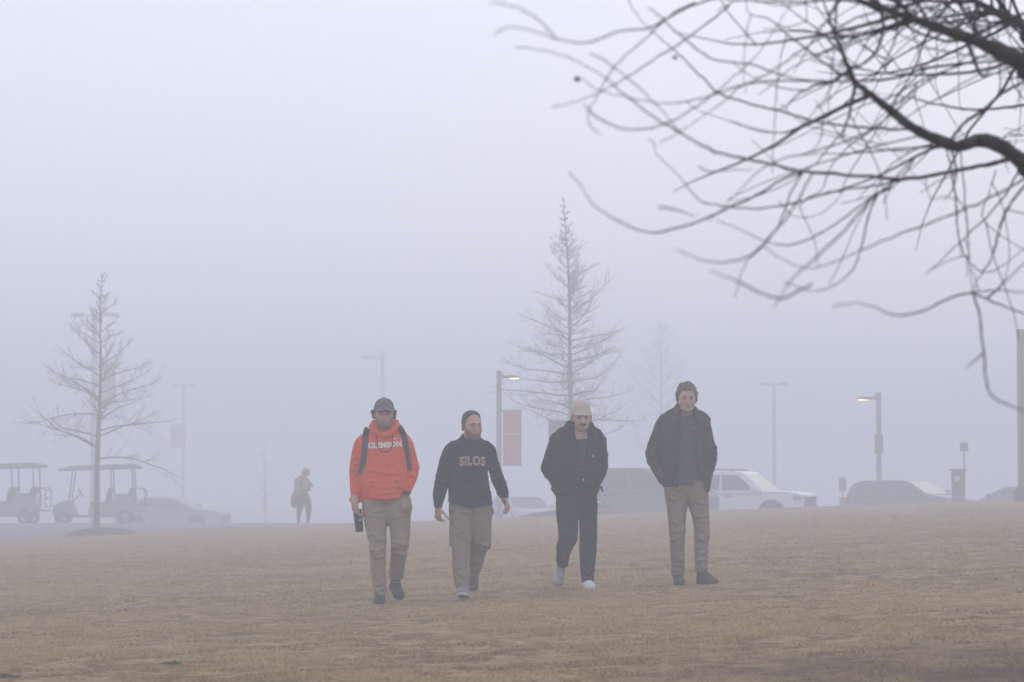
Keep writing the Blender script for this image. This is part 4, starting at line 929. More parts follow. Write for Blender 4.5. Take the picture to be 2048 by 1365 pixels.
h.folds(.0035, .12, 5, axis=(.35, .2, 1), zr=([p.Zp(1190), p.Zp(1150), p.Zp(1090), p.Zp(1040), p.Zp(1000)], [1.5, 1.1, 1.0, .5, .4]))
p.part('trousers', h, khaki)
p.neck = p.pt(767, 872, .03); p.set_head(767.5, 854, -.012, 1.06, yaw=4, pitch=2)
b = p.field(690, 845, -.32, .40, 785, 1200, .0055)
b.stack(p.rows(TOR), .02, 2.6, .016); b.stack(p.rows(LA), .02, off=.012); b.stack(p.rows(RA), .02, off=.012); b.stack(p.rows(LL), .02, off=.014); b.stack(p.rows(RL), .02, off=.014)
p.add_head(b); wr = p.pt(711.5, 1003, -.03)
wr = p.pt(709.5, 1003, -.075); b.cone(p.pt(711, 990, -.03), wr, .028, .027, .015)
p.hand(b, wr, (.18, -.02, -1), (.8, .55, .0), 1.08, .95, thumb=-1)
b.chain([p.pt(812, 980, -.05), p.pt(812, 1000, -.075)], [.03, .03], .01); p.hand(b, p.pt(812, 1000, -.075), (-.05, .02, -1), (.8, .5, 0), .72, .4, thumb=1)
p.part('body', b, skin_m)
brown_hair = mat('brown_hair', (.060, .040, .028), .7, .3, 60, .5, 150)
p.eyes_brows(brown_hair)
beard_keep = lambda x, y, z: smax(smax(z - (.056 + .8 * np.maximum(np.abs(x) - .034, 0)), y - .012, .01), -s_ell(x, y, z, (0, -.10, .0505), (.019, .04, .0055)), .004)
p.shell('beard', mat('red_brown_beard', (.235, .148, .110), .8, .3, 60, .5, 150), lambda x, y, z: .0035 + .010 * np.clip((.05 - z) / .05, 0, 1), beard_keep, .0035, noise=lambda x, y, z: .0018 * sines(x, y, z, 260))
def curls(pp, spots, r):
    def ex(f):
        for (x, y, z) in spots: f.ell(pp.hpt(x, y, z), (r * random.uniform(.65, 1.5),) * 3, .006)
    return ex
random.seed(3)
sp = [(sg * random.uniform(.078, .094), random.uniform(-.01, .05), random.uniform(.075, .135)) for sg in (-1, 1) for i in range(16)] + [(-.1, .02, .13), (-.098, .0, .123), (.098, .0, .128), (.094, .02, .105), (-.09, 0, .085)]
p.shell('hair', brown_hair, .008, lambda x, y, z: smax(np.where(z > .14, .02, 0) + (.065 - z), -y + .015, .01), .004, noise=lambda x, y, z: .004 * sines(x, y, z, 150), extra=curls(p, sp, .0105))
cap_m = mat('grey_heather_cap', (.165, .142, .128), .95, .34, 160, .4, 300)
def brim(f):
    for i in range(25):
        u = -1 + 2 * i / 24; f.cone(p.hpt(u * .070, -.070 - .012 * (1 - u * u), .143 - .006 * abs(u)), p.hpt(u * .062, -.100 - .066 * math.sqrt(1 - (.95 * u) ** 2), .146 - .020 * u * u), .0055, .005, .006)
    f.ell(p.hpt(0, .012, .247), (.008, .008, .005), .004)
p.shell('cap', cap_m, lambda x, y, z: .0075 + .014 * np.clip((z - .15) / .06, 0, 1) * np.clip((-y + .06) / .1, 0, 1), lambda x, y, z: (.137 - z) - .06 * np.maximum(y - .02, 0), .004, extra=brim)
white_print = mat('white_print', (.78, .76, .75), .7, .05, 40)
lettering(p, hood, 'CLEMSON', 736.5, 803.5, 884, 896, white_print, 'lettering', bv, .004, bold=.055, tilt=-4.0, bend=-1)
# small tick emblem
tk_ = [(785.3, 876.2), (785.8, 878.6), (787.6, 879.3), (791, 878.2), (799.5, 873.8), (791.5, 876.3), (788, 877.2), (786.2, 877.2)]
V = []
for (a, c) in tk_:
    x, z = p.X(a), p.Zp(c); V.append((x, drape(bv, x, z, .006), z))
new_obj('emblem', mesh_py('emblem', V, [tuple(range(len(V)))]), white_print, hood)
m_ = MB(); pts = []
for (a, c) in crom([(752, 868), (755, 884), (757, 896), (763, 902), (771, 904), (779, 902), (784, 895), (785, 882), (786, 868)], 4): x, z = p.X(a), p.Zp(c); pts.append((x, drape(bv, x, z, .006), z))
m_.tube(pts, .0045, 6); m_.build('drawstring', mat('dark_cord', (.13, .03, .025), .8, .1, 30), hood, smooth=True)
m_ = MB(); m_.tube([p.pt(806, 984.5, -.115), p.pt(812.5, 983, -.125), p.pt(819.5, 986.5, -.095)], [.014, .017, .014], 8); m_.build('wristwatch', mat('black_strap', (.03, .03, .034), .5, .1, 30), p.root, smooth=True)
boot = mat('dark_boot', (.055, .045, .045), .7, .2, 30, .3, 120)
p.shoe('shoe', p.pt(761, 1205, .06), p.pt(759.5, 1206.5, -.22), .100, .1, boot, ankle=p.pt(761, 1180, -.06))
p.shoe('shoe', p.pt(781, 1182, .33), p.pt(800, 1203, .12), .100, .1, boot, ankle=p.pt(790, 1158, .20))
m_ = MB(); m_.tube([p.pt(783, 1163.5, .14), p.pt(790, 1164.5, .122), p.pt(797, 1163.5, .14)], .006, 6); m_.build('boot_tag', mat('grey_tag', (.35, .34, .33), .8, .1, 30), p.root, smooth=True)
M1 = p
# backpack and tumbler are things of their own
bp_m = mat('black_nylon', (.055, .055, .058), .7, .12, 40, .3, 150)
bk = thing('backpack', 'black backpack worn over the orange hoodie, two straps down the chest', 'backpack', tuple(p.root.location))
for pts in ([(737, 857, .03), (733, 862, -.055), (731.5, 872), (730.5, 890), (728.5, 910), (726, 930), (721, 948)], [(796.5, 853, .03), (801, 858, -.055), (806, 868), (810, 885), (812.5, 905), (814, 925), (816, 940)]):
    ribbon(p, bk, 'strap', pts, .052, bp_m, bv, .006, .010)
f = Field((-.22, .05, p.Zp(985)), (.22, .42, p.Zp(850)), .008)
f.ell(p.pt(768, 918, .22), (.165, .10, .235), .02); f.ell(p.pt(768, 940, .28), (.13, .07, .14), .04)
new_obj('bag', f.mesh('bag'), bp_m, bk)
tb_ = thing('tumbler', 'dark insulated tumbler hanging from the hand of the hoodie man', 'tumbler', tuple(p.root.location))
m_ = MB(); a, c = Vector(p.pt(715.5, 1021, -.045)), Vector(p.pt(719.5, 1063, -.045)); ax = (c - a)
m_.tube([a, a + ax * .1, a + ax * .5, a + ax * .97, c], [.038, .0395, .038, .033, .031], 20); m_.build('flask', mat('tumbler_navy', (.022, .022, .03), .3, .1, 20, spec=.5), tb_, smooth=True)
m_ = MB(); m_.tube([a - ax * .09, a - ax * .075, a - ax * .003], [.03, .037, .0385], 20); m_.build('lid', mat('tumbler_lid', (.05, .05, .055), .3, .1, 20), tb_, smooth=True)
m_ = MB(); q = a + ax * .42 + Vector((.018, -.0375, 0)); m_.box(q.x - .011, q.x + .011, q.y - .003, q.y + .012, q.z - .012, q.z + .012); m_.build('sticker', mat('grey_tag', (.35, .34, .33)), tb_)
# ------------------------------------------------------------------ man 2 : navy sweatshirt
p = Person(938, 1197, 26.5, 'person with short dark hair and beard in a navy sweatshirt, arms swinging', group=GROUP)
TOR = [(868, 926, 956, .03, .055), (874, 921, 960, .025, .075), (879, 913, 967, .022, .09), (885, 904, 975, .02, .11), (896, 897, 983, .015, .12), (915, 898, 981, .01, .13), (945, 898, 975, .0, .135), (975, 896.5, 979, .0, .138), (995, 897, 983, .0, .137), (1013, 897, 982.5, .0, .13)]
LA = [(881, 905, 916, .01, .03), (884, 899, 914, .01, .05), (889, 892.5, 912, .01, .06), (896, 887, 909, .01, .062), (917, 879, 905, .0, .062), (945, 873, 901, -.02, .06), (965, 869.5, 898, -.05, .058), (985, 866, 893, -.09, .055), (1000, 867, 888, -.12, .048), (1014, 870.5, 884.5, -.15, .04)]
RA = [(881, 962, 973, .02, .03), (884, 963, 979, .02, .05), (889, 965, 986, .02, .06), (896, 968, 991.5, .03, .062), (917, 972, 995, .05, .062), (945, 978, 1004.5, .08, .06), (965, 984, 1012, .10, .057), (984, 993, 1017.5, .10, .052), (996, 1000, 1015.5, .09, .042)]
LL = [(1000, 898, 944, .01, .09), (1014, 897.5, 945, .0, .105), (1030, 898, 946, -.025, .112), (1061, 901, 944, -.07, .1), (1095, 904.5, 940, -.13, .088), (1126, 905, 937, -.16, .085), (1150, 907.5, 937.5, -.18, .08), (1165, 910, 938, -.19, .078), (1174, 914, 937, -.2, .075)]
RL = [(1000, 937, 982, .01, .09), (1014, 937, 983.5, .0, .105), (1026, 938, 984, .0, .112), (1061, 940, 982, .0, .1), (1090, 940.5, 981, .02, .092), (1107, 939, 971, .10, .082), (1126, 938, 966, .18, .076), (1145, 937.5, 959, .27, .07), (1163, 937, 953.5, .34, .065)]
h = p.field(855, 1030, -.32, .35, 865, 1020, .006)
h.stack(p.rows(TOR), .012, 2.6); h.stack(p.rows(LA), .014); h.stack(p.rows(RA), .014)
ring = [p.pt(926, 872, .05), p.pt(927, 876, -.01), p.pt(933, 883, -.06), p.pt(942, 886.5, -.075), p.pt(951, 883, -.06), p.pt(956, 876, -.01), p.pt(956, 871, .05), p.pt(942, 868, .09), p.pt(926, 872, .05)]
h.chain(ring, .014, .02)
h.chain([p.pt(897, 1005, -.02), p.pt(915, 1009, -.11), p.pt(940, 1012, -.127), p.pt(965, 1010, -.11), p.pt(982, 1006, -.02)], .012, .02)
h.creases(p.rows(LA), [(.82, 1.15, 2)], 10, 64, .007); h.creases(p.rows(RA), [(.92, 1.2, 2)], 11, 65, .007); h.creases(p.rows(TOR), [(.84, 1.05, 1)], 9, 66, .008)
h.folds(.0035, .14, 13, axis=(.5, .2, .8), zr=([p.Zp(1015), p.Zp(990), p.Zp(940), p.Zp(900), p.Zp(870)], [1.3, 1.5, .9, .35, .2]))
# slanted hem: higher at the left
h.put(lambda X, Y, Z: np.where(np.abs(X - p.X(939)) < .20, (np.interp(X.ravel(), [p.X(896), p.X(905), p.X(939), p.X(984)], [p.Zp(1003), p.Zp(1006), p.Zp(1014), p.Zp(1010)])[:, None, None] - Z), -1.0), (p.X(896), -.3, p.Zp(1018)), (p.X(984), .3, p.Zp(990)), .008, 'x')
navy = mat('navy_fleece', (.0085, .0105, .0235), .9, .12, 20, .25, 220)
sw = p.part('sweatshirt', h, navy); bv = bvh_of(sw)
h = p.field(880, 1000, -.35, .5, 990, 1185, .006)
h.stack(p.rows(LL), .02); h.stack(p.rows(RL), .02); h.ell(p.pt(940, 1034, .03), (.17, .115, .09), .03)
for (px, py, yy, sx) in ((903, 1072, -.06, .018), (977, 1075, .02, .02)):   # cargo pockets
    h.put(lambda X, Y, Z, c=p.pt(px, py, yy), sx=sx: np.maximum(np.maximum(np.abs(X - c[0]) - sx, np.abs(Y - c[1]) - .075), np.abs(Z - c[2]) - .085), np.array(p.pt(px, py, yy)) - (.03, .08, .09), np.array(p.pt(px, py, yy)) + (.03, .08, .09), .018)
h.chain([p.pt(981, 1012, -.02), p.pt(984, 1022, -.01), p.pt(981, 1030, 0)], [.012, .018, .01], .02)
h.creases(p.rows(LL), [(.10, .30, 3), (.42, .62, 2), (.70, .80, 1.4)], 17, 53); h.creases(p.rows(RL), [(.15, .34, 2), (.40, .58, 3), (.70, .80, 1.4)], 14, 54)
h.folds(.0035, .12, 15, axis=(.35, .2, 1), zr=([p.Zp(1175), p.Zp(1150), p.Zp(1090), p.Zp(1040), p.Zp(1000)], [1.4, 1.2, 1.0, .6, .5]))
p.part('trousers', h, khaki2)
p.neck = p.pt(941, 886, .02); p.set_head(943.0, 878, -.035, 1.055, yaw=24, pitch=3, roll=0)
b = p.field(855, 1030, -.35, .45, 810, 1185, .0055)
b.stack(p.rows(TOR), .02, 2.6, .016); b.stack(p.rows(LA), .014, off=.012); b.stack(p.rows(RA), .014, off=.012); b.stack(p.rows(LL), .014, off=.014); b.stack(p.rows(RL), .014, off=.014)
p.add_head(b)
wr = p.pt(877.5, 1013, -.15); b.cone(p.pt(878, 1003, -.12), wr, .027, .026, .012); p.hand(b, wr, (-.02, -.25, -1), (.65, .65, .1), 1.0, 1.15, thumb=1)
wr = p.pt(1007.5, 995, .09); b.cone(p.pt(1006, 988, .1), wr, .025, .025, .012); p.hand(b, wr, (.42, -.15, -1), (-.8, -.35, -.2), 1.0, .75, thumb=-1, spread=.25)
p.part('body', b, skin_m)
dark_hair = mat('dark_hair', (.070, .054, .045), .7, .3, 80, .4, 200)
p.eyes_brows(dark_hair)
p.shell('beard', mat('dark_beard', (.20, .130, .102), .85, .3, 60, .5, 150), lambda x, y, z: .0025 + .005 * np.clip((.05 - z) / .05, 0, 1), beard_keep, .0035, noise=lambda x, y, z: .0012 * sines(x, y, z, 260))
def hairline(fr, side): return lambda x, y, z: np.interp(np.broadcast_to(y, np.broadcast(x, y, z).shape).ravel(), [-.11, -.052, -.042, -.032, -.020, -.004, .008, .035, .06, .1], [fr, fr - .002, side, .130, .090, .088, .130, .118, .05, .03]).reshape(np.broadcast(x, y, z).shape) - z
hl = hairline(.216, .180); p.shell('hair', dark_hair, lambda x, y, z: .0012 + np.clip(-hl(x, y, z) / .035, 0, 1) * (.0015 + .0105 * np.clip((z - .165) / .05, 0, 1)), lambda x, y, z: hl(x, y, z) + .004 * sines(x, y, z, 120), .004, noise=lambda x, y, z: .0022 * sines(x, y, z, 190) * np.clip((z - .15) / .05, .3, 1))
tan_p = mat('tan_applique', (.62, .45, .36), .8, .08, 40); mar = mat('maroon_applique', (.070, .028, .032), .8, .08, 40)
lettering(p, sw, 'SILOS', 919.5, 970.5, 911.5, 930.5, tan_p, 'letter_outline', bv, .004, bold=.035, bend=2.2)
lettering(p, sw, 'SILOS', 920.9, 969.1, 913.3, 928.7, mar, 'lettering', bv, .0065, bold=-.022, bend=2.2)
sneak = mat('grey_sneaker', (.24, .23, .225), .8, .15, 40, .3, 120); sole_w = mat('pale_sole', (.42, .41, .40), .7, .1, 40)
p.shoe('shoe', p.pt(928, 1195, -.08), p.pt(926.5, 1186, -.34), .105, .1, sneak, ankle=p.pt(926.5, 1172, -.19), sole=sole_w)
p.shoe('shoe', p.pt(946.5, 1166, .50), p.pt(944, 1187, .30), .098, .1, mat('dim_sneaker', (.12, .115, .115), .8, .15, 40), ankle=p.pt(945, 1160, .36), sole=None)  # rear shoe of the pair, shade put into a darker colour
# ------------------------------------------------------------------ man 3 : beanie and black jacket
p = Person(1160, 1178, 27.8, 'person in a cream beanie with a moustache, black jacket and trousers, hands pocketed', group=GROUP)
TOR = [(850, 1142, 1178, .03, .08), (857, 1132, 1186, .03, .095), (864, 1119, 1192, .025, .11), (872, 1108, 1199, .02, .125), (883, 1102, 1208, .02, .135), (900, 1101, 1208, .01, .145), (935, 1104, 1200, .0, .15), (965, 1103, 1198, .0, .15), (980, 1105, 1197, .0, .145), (991, 1111, 1194, .0, .135)]
LA = [(868, 1110, 1122, .02, .035), (871, 1105, 1124, .02, .055), (876, 1100.5, 1125, .02, .07), (886, 1097, 1124, .02, .072), (900, 1092, 1120, .03, .072), (920, 1086, 1114, .04, .07), (937, 1081, 1111, .04, .07), (950, 1088, 1114, .02, .066), (962, 1098, 1119, -.03, .06), (975, 1106, 1124, -.09, .055)]
RA = [(867, 1180, 1194, .02, .035), (872, 1178, 1202, .02, .06), (879, 1181, 1209.5, .02, .07), (888, 1184, 1214, .02, .072), (903, 1187, 1215, .03, .072), (925, 1188, 1216.5, .04, .07), (945, 1187, 1214, .03, .068), (958, 1183, 1208, .0, .062), (970, 1178, 1200, -.06, .056), (978, 1176, 1195, -.09, .052)]
LL = [(985, 1112, 1158, .0, .125), (1010, 1112, 1158, -.02, .12), (1026, 1112, 1157.5, -.05, .115), (1050, 1115, 1156, -.12, .1), (1075, 1117, 1154.5, -.19, .092), (1089, 1112, 1148, -.20, .09), (1106, 1113, 1140.5, -.12, .082), (1120, 1112, 1137, -.02, .075), (1134, 1117, 1136, .05, .068)]
RL = [(985, 1150, 1194.5, .0, .125), (1010, 1154, 1194.5, .0, .12), (1040, 1158.5, 1194.5, -.01, .105), (1075, 1159, 1194, -.02, .092), (1100, 1158.5, 1193, -.03, .088), (1134, 1160, 1189.5, -.05, .082), (1164, 1163, 1187, -.06, .078)]
h = p.field(1070, 1228, -.3, .3, 838, 1000, .006)
h.stack(p.rows(TOR), .015, 2.5); h.stack(p.rows(LA), .022); h.stack(p.rows(RA), .022)
# stand-up collar
h.chain([p.pt(1139, 848, .05), p.pt(1143, 862, -.05), p.pt(1150, 876, -.115), p.pt(1158, 900, -.148), p.pt(1163, 925, -.155)], [.030, .026, .02, .014, .01], .02)
h.chain([p.pt(1180, 850, .05), p.pt(1180, 862, -.05), p.pt(1178, 876, -.115), p.pt(1173, 900, -.148), p.pt(1169, 925, -.155)], [.030, .026, .02, .014, .01], .02)
h.chain([p.pt(1139, 848, .05), p.pt(1146, 846, .10), p.pt(1160, 845, .12), p.pt(1173, 846, .10), p.pt(1180, 850, .05)], .03, .02)
h.chain([p.pt(1139, 853, .03), p.pt(1123, 864, .02), p.pt(1108, 875, .02)], [.032, .034, .03], .03); h.chain([p.pt(1181, 854, .03), p.pt(1195, 866, .02), p.pt(1207, 879, .02)], [.032, .034, .03], .03)
h.chain([p.pt(1106, 978, -.02), p.pt(1125, 983, -.13), p.pt(1152, 985, -.148), p.pt(1178, 983, -.13), p.pt(1195, 978, -.02)], .014, .025)
h.creases(p.rows(LA), [(1.0, 1.3, 2)], 10, 67, .009); h.creases(p.rows(RA), [(1.0, 1.3, 2)], 10, 68, .009); h.creases(p.rows(TOR), [(.9, 1.05, 1), (1.1, 1.3, .6)], 10, 69, .009)
h.folds(.0045, .15, 31, axis=(.6, .2, .7), zr=([p.Zp(992), p.Zp(970), p.Zp(930), p.Zp(890), p.Zp(850)], [1.2, 1.4, 1.1, .7, .4]))
h.d = smax(h.d, -(h.d + .018), .004).astype(np.float32)      # hollow shell
vx = lambda Z, l: np.interp(Z.ravel(), [p.Zp(932), p.Zp(905), p.Zp(875), p.Zp(850)], l)[None, None, :]
h.put(lambda X, Y, Z: np.maximum(np.maximum(vx(Z, [p.X(1166), p.X(1158), p.X(1151.5), p.X(1149)]) - X, X - vx(Z, [p.X(1166.5), p.X(1171), p.X(1174.5), p.X(1176)])), np.maximum(Y + .02, p.Zp(932) - Z)), (p.X(1145), -.3, p.Zp(935)), (p.X(1180), 0, p.Zp(840)), .008, 's')
black = mat('black_canvas', (.0065, .0060, .0058), .9, .2, 18, .3, 150)
jk = p.part('jacket', h, black)
h = p.field(1110, 1205, -.25, .25, 860, 960, .007); h.stack(p.rows([(870, 1146, 1178, .02, .08), (880, 1125, 1195, .02, .112), (900, 1112, 1200, .01, .120), (935, 1112, 1192, .0, .124), (955, 1114, 1190, 0, .124)]), .02, 2.5); h.folds(.002, .05, 4, axis=(1, .1, .2))
p.part('shirt', h, mat('slate_knit', (.050, .050, .062), .9, .15, 30, .3, 160, stretch=(4, 1, .3)))
h = p.field(1095, 1210, -.4, .35, 975, 1172, .006)
h.stack(p.rows(LL), .02); h.stack(p.rows(RL), .02); h.ell(p.pt(1154, 1012, .02), (.185, .125, .11), .03)
h.creases(p.rows(LL), [(.2, .36, 3), (.40, .56, 2), (.70, .85, 1)], 14, 55); h.creases(p.rows(RL), [(.06, .2, 1), (.4, .6, 1), (.7, .85, 1)], 9, 56)
h.folds(.0035, .12, 35, axis=(.35, .2, 1), zr=([p.Zp(1165), p.Zp(1130), p.Zp(1090), p.Zp(1040), p.Zp(1000)], [1.0, 1.0, 1.0, .6, .5]))
p.part('trousers', h, mat('black_cotton', (.0080, .0074, .0076), .9, .2, 18, .3, 150))
bm_ = MB(); bm_.tube([p.pt(1196, 968, .01), p.pt(1202, 974, -.01), p.pt(1206, 983, -.02)], [.010, .012, .009], 6); bm_.build('strap_end', black, jk, smooth=True)
m_ = MB(); m_.box(p.X(1184.3), p.X(1186.6), -.163, -.14, p.Zp(914), p.Zp(909)); m_.tube([p.pt(1166.5, 957, -.166), p.pt(1166.5, 962, -.168)], .006, 6); m_.build('zip_pull', mat('pale_zip', (.45, .44, .42), .5, .1, 20), jk)
p.neck = p.pt(1161.5, 876, .03); p.set_head(1163.0, 861, -.015, 1.04, yaw=6, pitch=4)
b = p.field(1070, 1228, -.35, .3, 795, 1176, .0055)
b.stack(p.rows(TOR), .02, 2.5, .024); b.stack(p.rows(LA), .02, off=.02); b.stack(p.rows(RA), .02, off=.02); b.stack(p.rows(LL), .014, off=.014); b.stack(p.rows(RL), .014, off=.014)
b.put(lambda X, Y, Z: np.maximum(np.abs(X - p.X(1164)) - .08, np.maximum(Y + .09, p.Zp(950) - Z)), (p.X(1140), -.3, p.Zp(950)), (p.X(1190), -.09, p.Zp(878)), .008, 's')
for q in (LA, RA):   # hands inside the jacket pockets
    r = p.rows(q)[-1]; w0 = np.array((r[1], r[2], r[0])); sg = 1 if q is LA else -1; p.hand(b, w0, (sg * .8, .3, -.2), (0, .5, -.8), .7, .3, thumb=sg)
p.add_head(b); b.cone(p.pt(1121, 1130, .06), p.pt(1120, 1142, .10), .030, .028, .01)
p.part('body', b, skin_m)
brn = mat('brown_hair', (.045, .028, .018)); p.eyes_brows(brn)
c = np.array(p.hpt(0, -.1, .066)); f = Field(c - .06, c + .06, .003)
f.chain([p.hpt(-.027, -.098, .056), p.hpt(-.015, -.110, .064), p.hpt(0, -.113, .066), p.hpt(.015, -.110, .064), p.hpt(.027, -.098, .056)], [.005, .0075, .008, .0075, .005], .006); p.part('moustache', f, brn)
p.shell('hair', brn, .006, lambda x, y, z: smax(np.where(z > .15, .02, 0) + (.07 - z), -y - .0, .01), .004, noise=lambda x, y, z: .002 * sines(x, y, z, 200))
cream = mat('cream_knit', (.56, .475, .385), .95, .08, 20, .6, 90, stretch=(6, 6, .6))
bz = lambda x, y, z: (.133 + .03 * np.clip(y, -.1, .1) * -1.0 - z - .10 * np.maximum(y, 0))
def pompless(f): f.ell(p.hpt(0, .016, .200), (.079, .092, .076), .02)
bn = p.shell('beanie', cream, lambda x, y, z: .008 + .010 * np.clip((z - .17) / .05, 0, 1), lambda x, y, z: bz(x, y, z) + .010, .004, noise=lambda x, y, z: .0012 * np.sin(np.arctan2(x, y) * 60) + .001 * sines(x, y, z, 60), extra=pompless)
cf = p.shell('cuff', cream, .0125, lambda x, y, z: np.maximum(bz(x, y, z), z - .186 + .03 * np.clip(y, -.1, .1)), .004, noise=lambda x, y, z: .0014 * np.sin(np.arctan2(x, y) * 60)); cf.parent = bn
white_s = mat('white_sneaker', (.66, .65, .64), .7, .06, 40); grey_s = mat('light_grey_sneaker', (.40, .385, .375), .8, .1, 60, .3, 150)
p.shoe('shoe', p.pt(1119, 1138, .27), p.pt(1116.5, 1176, .06), .104, .1, grey_s, ankle=p.pt(1121, 1134, .09))
f = Field(np.array(p.pt(1105, 1160, -.05)), np.array(p.pt(1140, 1122, .25)), .005); f.cone(p.pt(1123, 1128, .055), p.pt(1121, 1152, .075), .043, .040, .01); p.part('sock', f, mat('grey_sock', (.42, .40, .39), .9, .1, 60))
p.shoe('shoe', p.pt(1172, 1177, .06), p.pt(1180, 1178, -.24), .100, .1, white_s, ankle=p.pt(1173, 1163, -.06), sole=sole_w)
# ------------------------------------------------------------------ man 4 : tall, open dark jacket
p = Person(1373, 1168, 28.0, 'tall person with curly brown hair in an open dark jacket and tan trousers, hands pocketed', group=GROUP)
TOR = [(816, 1357, 1391, .03, .065), (823, 1348, 1399, .03, .08), (829, 1338, 1407, .025, .10), (836, 1326, 1414, .02, .115), (854, 1316, 1420, .02, .13), (880, 1316, 1420, .01, .137), (910, 1318, 1418, .0, .14), (940, 1321, 1417, .0, .142), (962, 1325, 1417, .0, .14), (974, 1327, 1417, .0, .138)]
LA = [(830, 1326, 1338, .02, .03), (833, 1321.5, 1339, .02, .05), (839, 1315, 1340, .02, .065), (849, 1310.5, 1338, .02, .068), (862, 1306, 1336, .02, .068), (885, 1297, 1327, .03, .067), (906, 1291.5, 1322, .04, .067), (925, 1295, 1324, .02, .063), (946, 1307, 1329, -.03, .058), (958, 1314, 1331, -.05, .054), (967, 1319, 1333, -.06, .05)]
RA = [(830, 1402, 1412, .02, .03), (834, 1400, 1416, .02, .05), (840, 1399, 1419.5, .02, .065), (851, 1401, 1423, .02, .068), (864, 1403, 1426, .02, .068), (880, 1405, 1429, .03, .067), (901, 1408, 1436, .04, .066), (925, 1408, 1433.5, .02, .062), (940, 1406, 1428.5, -.02, .058), (958, 1404, 1423, -.06, .052), (968, 1403, 1420, -.075, .05)]
LL = [(960, 1328, 1374, .0, .12), (990, 1330.5, 1374.5, .0, .115), (1010, 1333.5, 1374.5, -.01, .105), (1037, 1336, 1371.5, -.03, .092), (1070, 1339, 1369, -.04, .083), (1109, 1341, 1369, -.01, .078), (1135, 1342.5, 1369.5, .03, .074), (1152, 1344, 1369, .05, .072)]
RL = [(960, 1372, 1416.5, .0, .12), (990, 1374, 1417, -.01, .115), (1010, 1377, 1417.5, -.02, .105), (1037, 1385, 1418, -.05, .09), (1060, 1388, 1418.5, -.06, .083), (1103, 1388.5, 1415.5, -.06, .077), (1125, 1389, 1414.5, -.05, .074), (1143, 1389.5, 1414, -.04, .072)]
h = p.field(1280, 1448, -.3, .3, 800, 992, .006)
h.stack(p.rows(TOR), .015, 2.5); h.stack(p.rows(LA), .02); h.stack(p.rows(RA), .02)
h.chain([p.pt(1358.5, 812, .05), p.pt(1356, 826, -.04), p.pt(1359, 842, -.105), p.pt(1360, 860, -.135)], [.022, .026, .02, .013], .02)
h.chain([p.pt(1389, 817, .05), p.pt(1393, 828, -.04), p.pt(1394, 842, -.105), p.pt(1395, 860, -.135)], [.022, .026, .02, .013], .02)
h.chain([p.pt(1358.5, 812, .05), p.pt(1364, 811, .10), p.pt(1374, 811, .115), p.pt(1384, 813, .10), p.pt(1389, 817, .05)], .024, .02)
h.chain([p.pt(1358, 816, .03), p.pt(1342, 827, .02), p.pt(1327, 836, .02)], [.028, .032, .03], .03); h.chain([p.pt(1390, 821, .03), p.pt(1404, 830, .02), p.pt(1416, 838, .02)], [.026, .032, .03], .03)
h.chain([p.pt(1395, 860, -.138), p.pt(1397, 925, -.146), p.pt(1411, 975, -.128)], .012, .02); h.chain([p.pt(1360, 860, -.138), p.pt(1356, 925, -.146), p.pt(1355, 970, -.142)], .012, .02)
h.creases(p.rows(LA), [(1.0, 1.35, 2)], 13, 70, .009); h.creases(p.rows(RA), [(1.0, 1.35, 2)], 15, 71, .009); h.creases(p.rows(TOR), [(.95, 1.2, 1)], 6, 72, .009)
h.folds(.0045, .15, 41, axis=(.5, .2, .8), zr=([p.Zp(985), p.Zp(960), p.Zp(920), p.Zp(870), p.Zp(820)], [1.2, 1.4, 1.2, .6, .4]))
h.d = smax(h.d, -(h.d + .018), .004).astype(np.float32)
zz = [p.Zp(980), p.Zp(925), p.Zp(860), p.Zp(838), p.Zp(820)]
vx = lambda Z, l: np.interp(Z.ravel(), zz, l)[None, None, :]
h.put(lambda X, Y, Z: np.maximum(np.maximum(vx(Z, [p.X(v) for v in (1356, 1357, 1361, 1362, 1364)]) - X, X - vx(Z, [p.X(v) for v in (1411, 1397, 1394.5, 1391, 1386)])), Y + .03), (p.X(1350), -.3, p.Zp(992)), (p.X(1415), -.03, p.Zp(815)), .008, 's')
jacket4 = mat('faded_navy_canvas', (.036, .032, .040), .9, .2, 12, .35, 120)
jk = p.part('jacket', h, jacket4)
ribbon(p, jk, 'placket', [(1396, 846), (1398, 890), (1399.5, 925), (1411, 968)], .026, mat('worn_canvas_edge', (.060, .054, .062), .9, .2, 30), bvh_of(jk), .004, .004)
# right front panel hanging lower
f = p.field(1390, 1430, -.25, .1, 930, 992, .006)
f.stack(p.rows([(935, 1399, 1426, -.06, .07), (955, 1405, 1423, -.07, .062), (970, 1409, 1421, -.07, .055), (983, 1413, 1418.5, -.07, .05)]), .01); o = p.part('jacket_hem', f, jacket4, jk)
h = p.field(1318, 1424, -.25, .25, 825, 985, .007)
h.stack(p.rows([(832, 1356, 1390, .03, .07), (838, 1345, 1400, .03, .098), (850, 1328, 1412, .02, .112), (880, 1326, 1412, .01, .120), (925, 1328, 1410, .0, .124), (969, 1331, 1411, 0, .124)]), .02, 2.5); h.folds(.003, .07, 44, axis=(.9, .1, .4))
h.chain([p.pt(1359, 828, .03), p.pt(1363, 834, -.045), p.pt(1374, 837, -.07), p.pt(1385, 834, -.045), p.pt(1389, 828, .03)], .012, .02)
sh = p.part('shirt', h, mat('blue_grey_jersey', (.062, .066, .076), .95, .12, 25, .25, 180))
m_ = MB(); x0 = p.X(1388); z0 = p.Zp(857); yy = drape(bvh_of(sh), x0, z0, .004); m_.box(x0 - .014, x0 + .014, yy - .002, yy + .008, z0 - .006, z0 + .006); m_.build('chest_mark', mat('pale_mark', (.25, .25, .26), .8, .1, 20), sh)
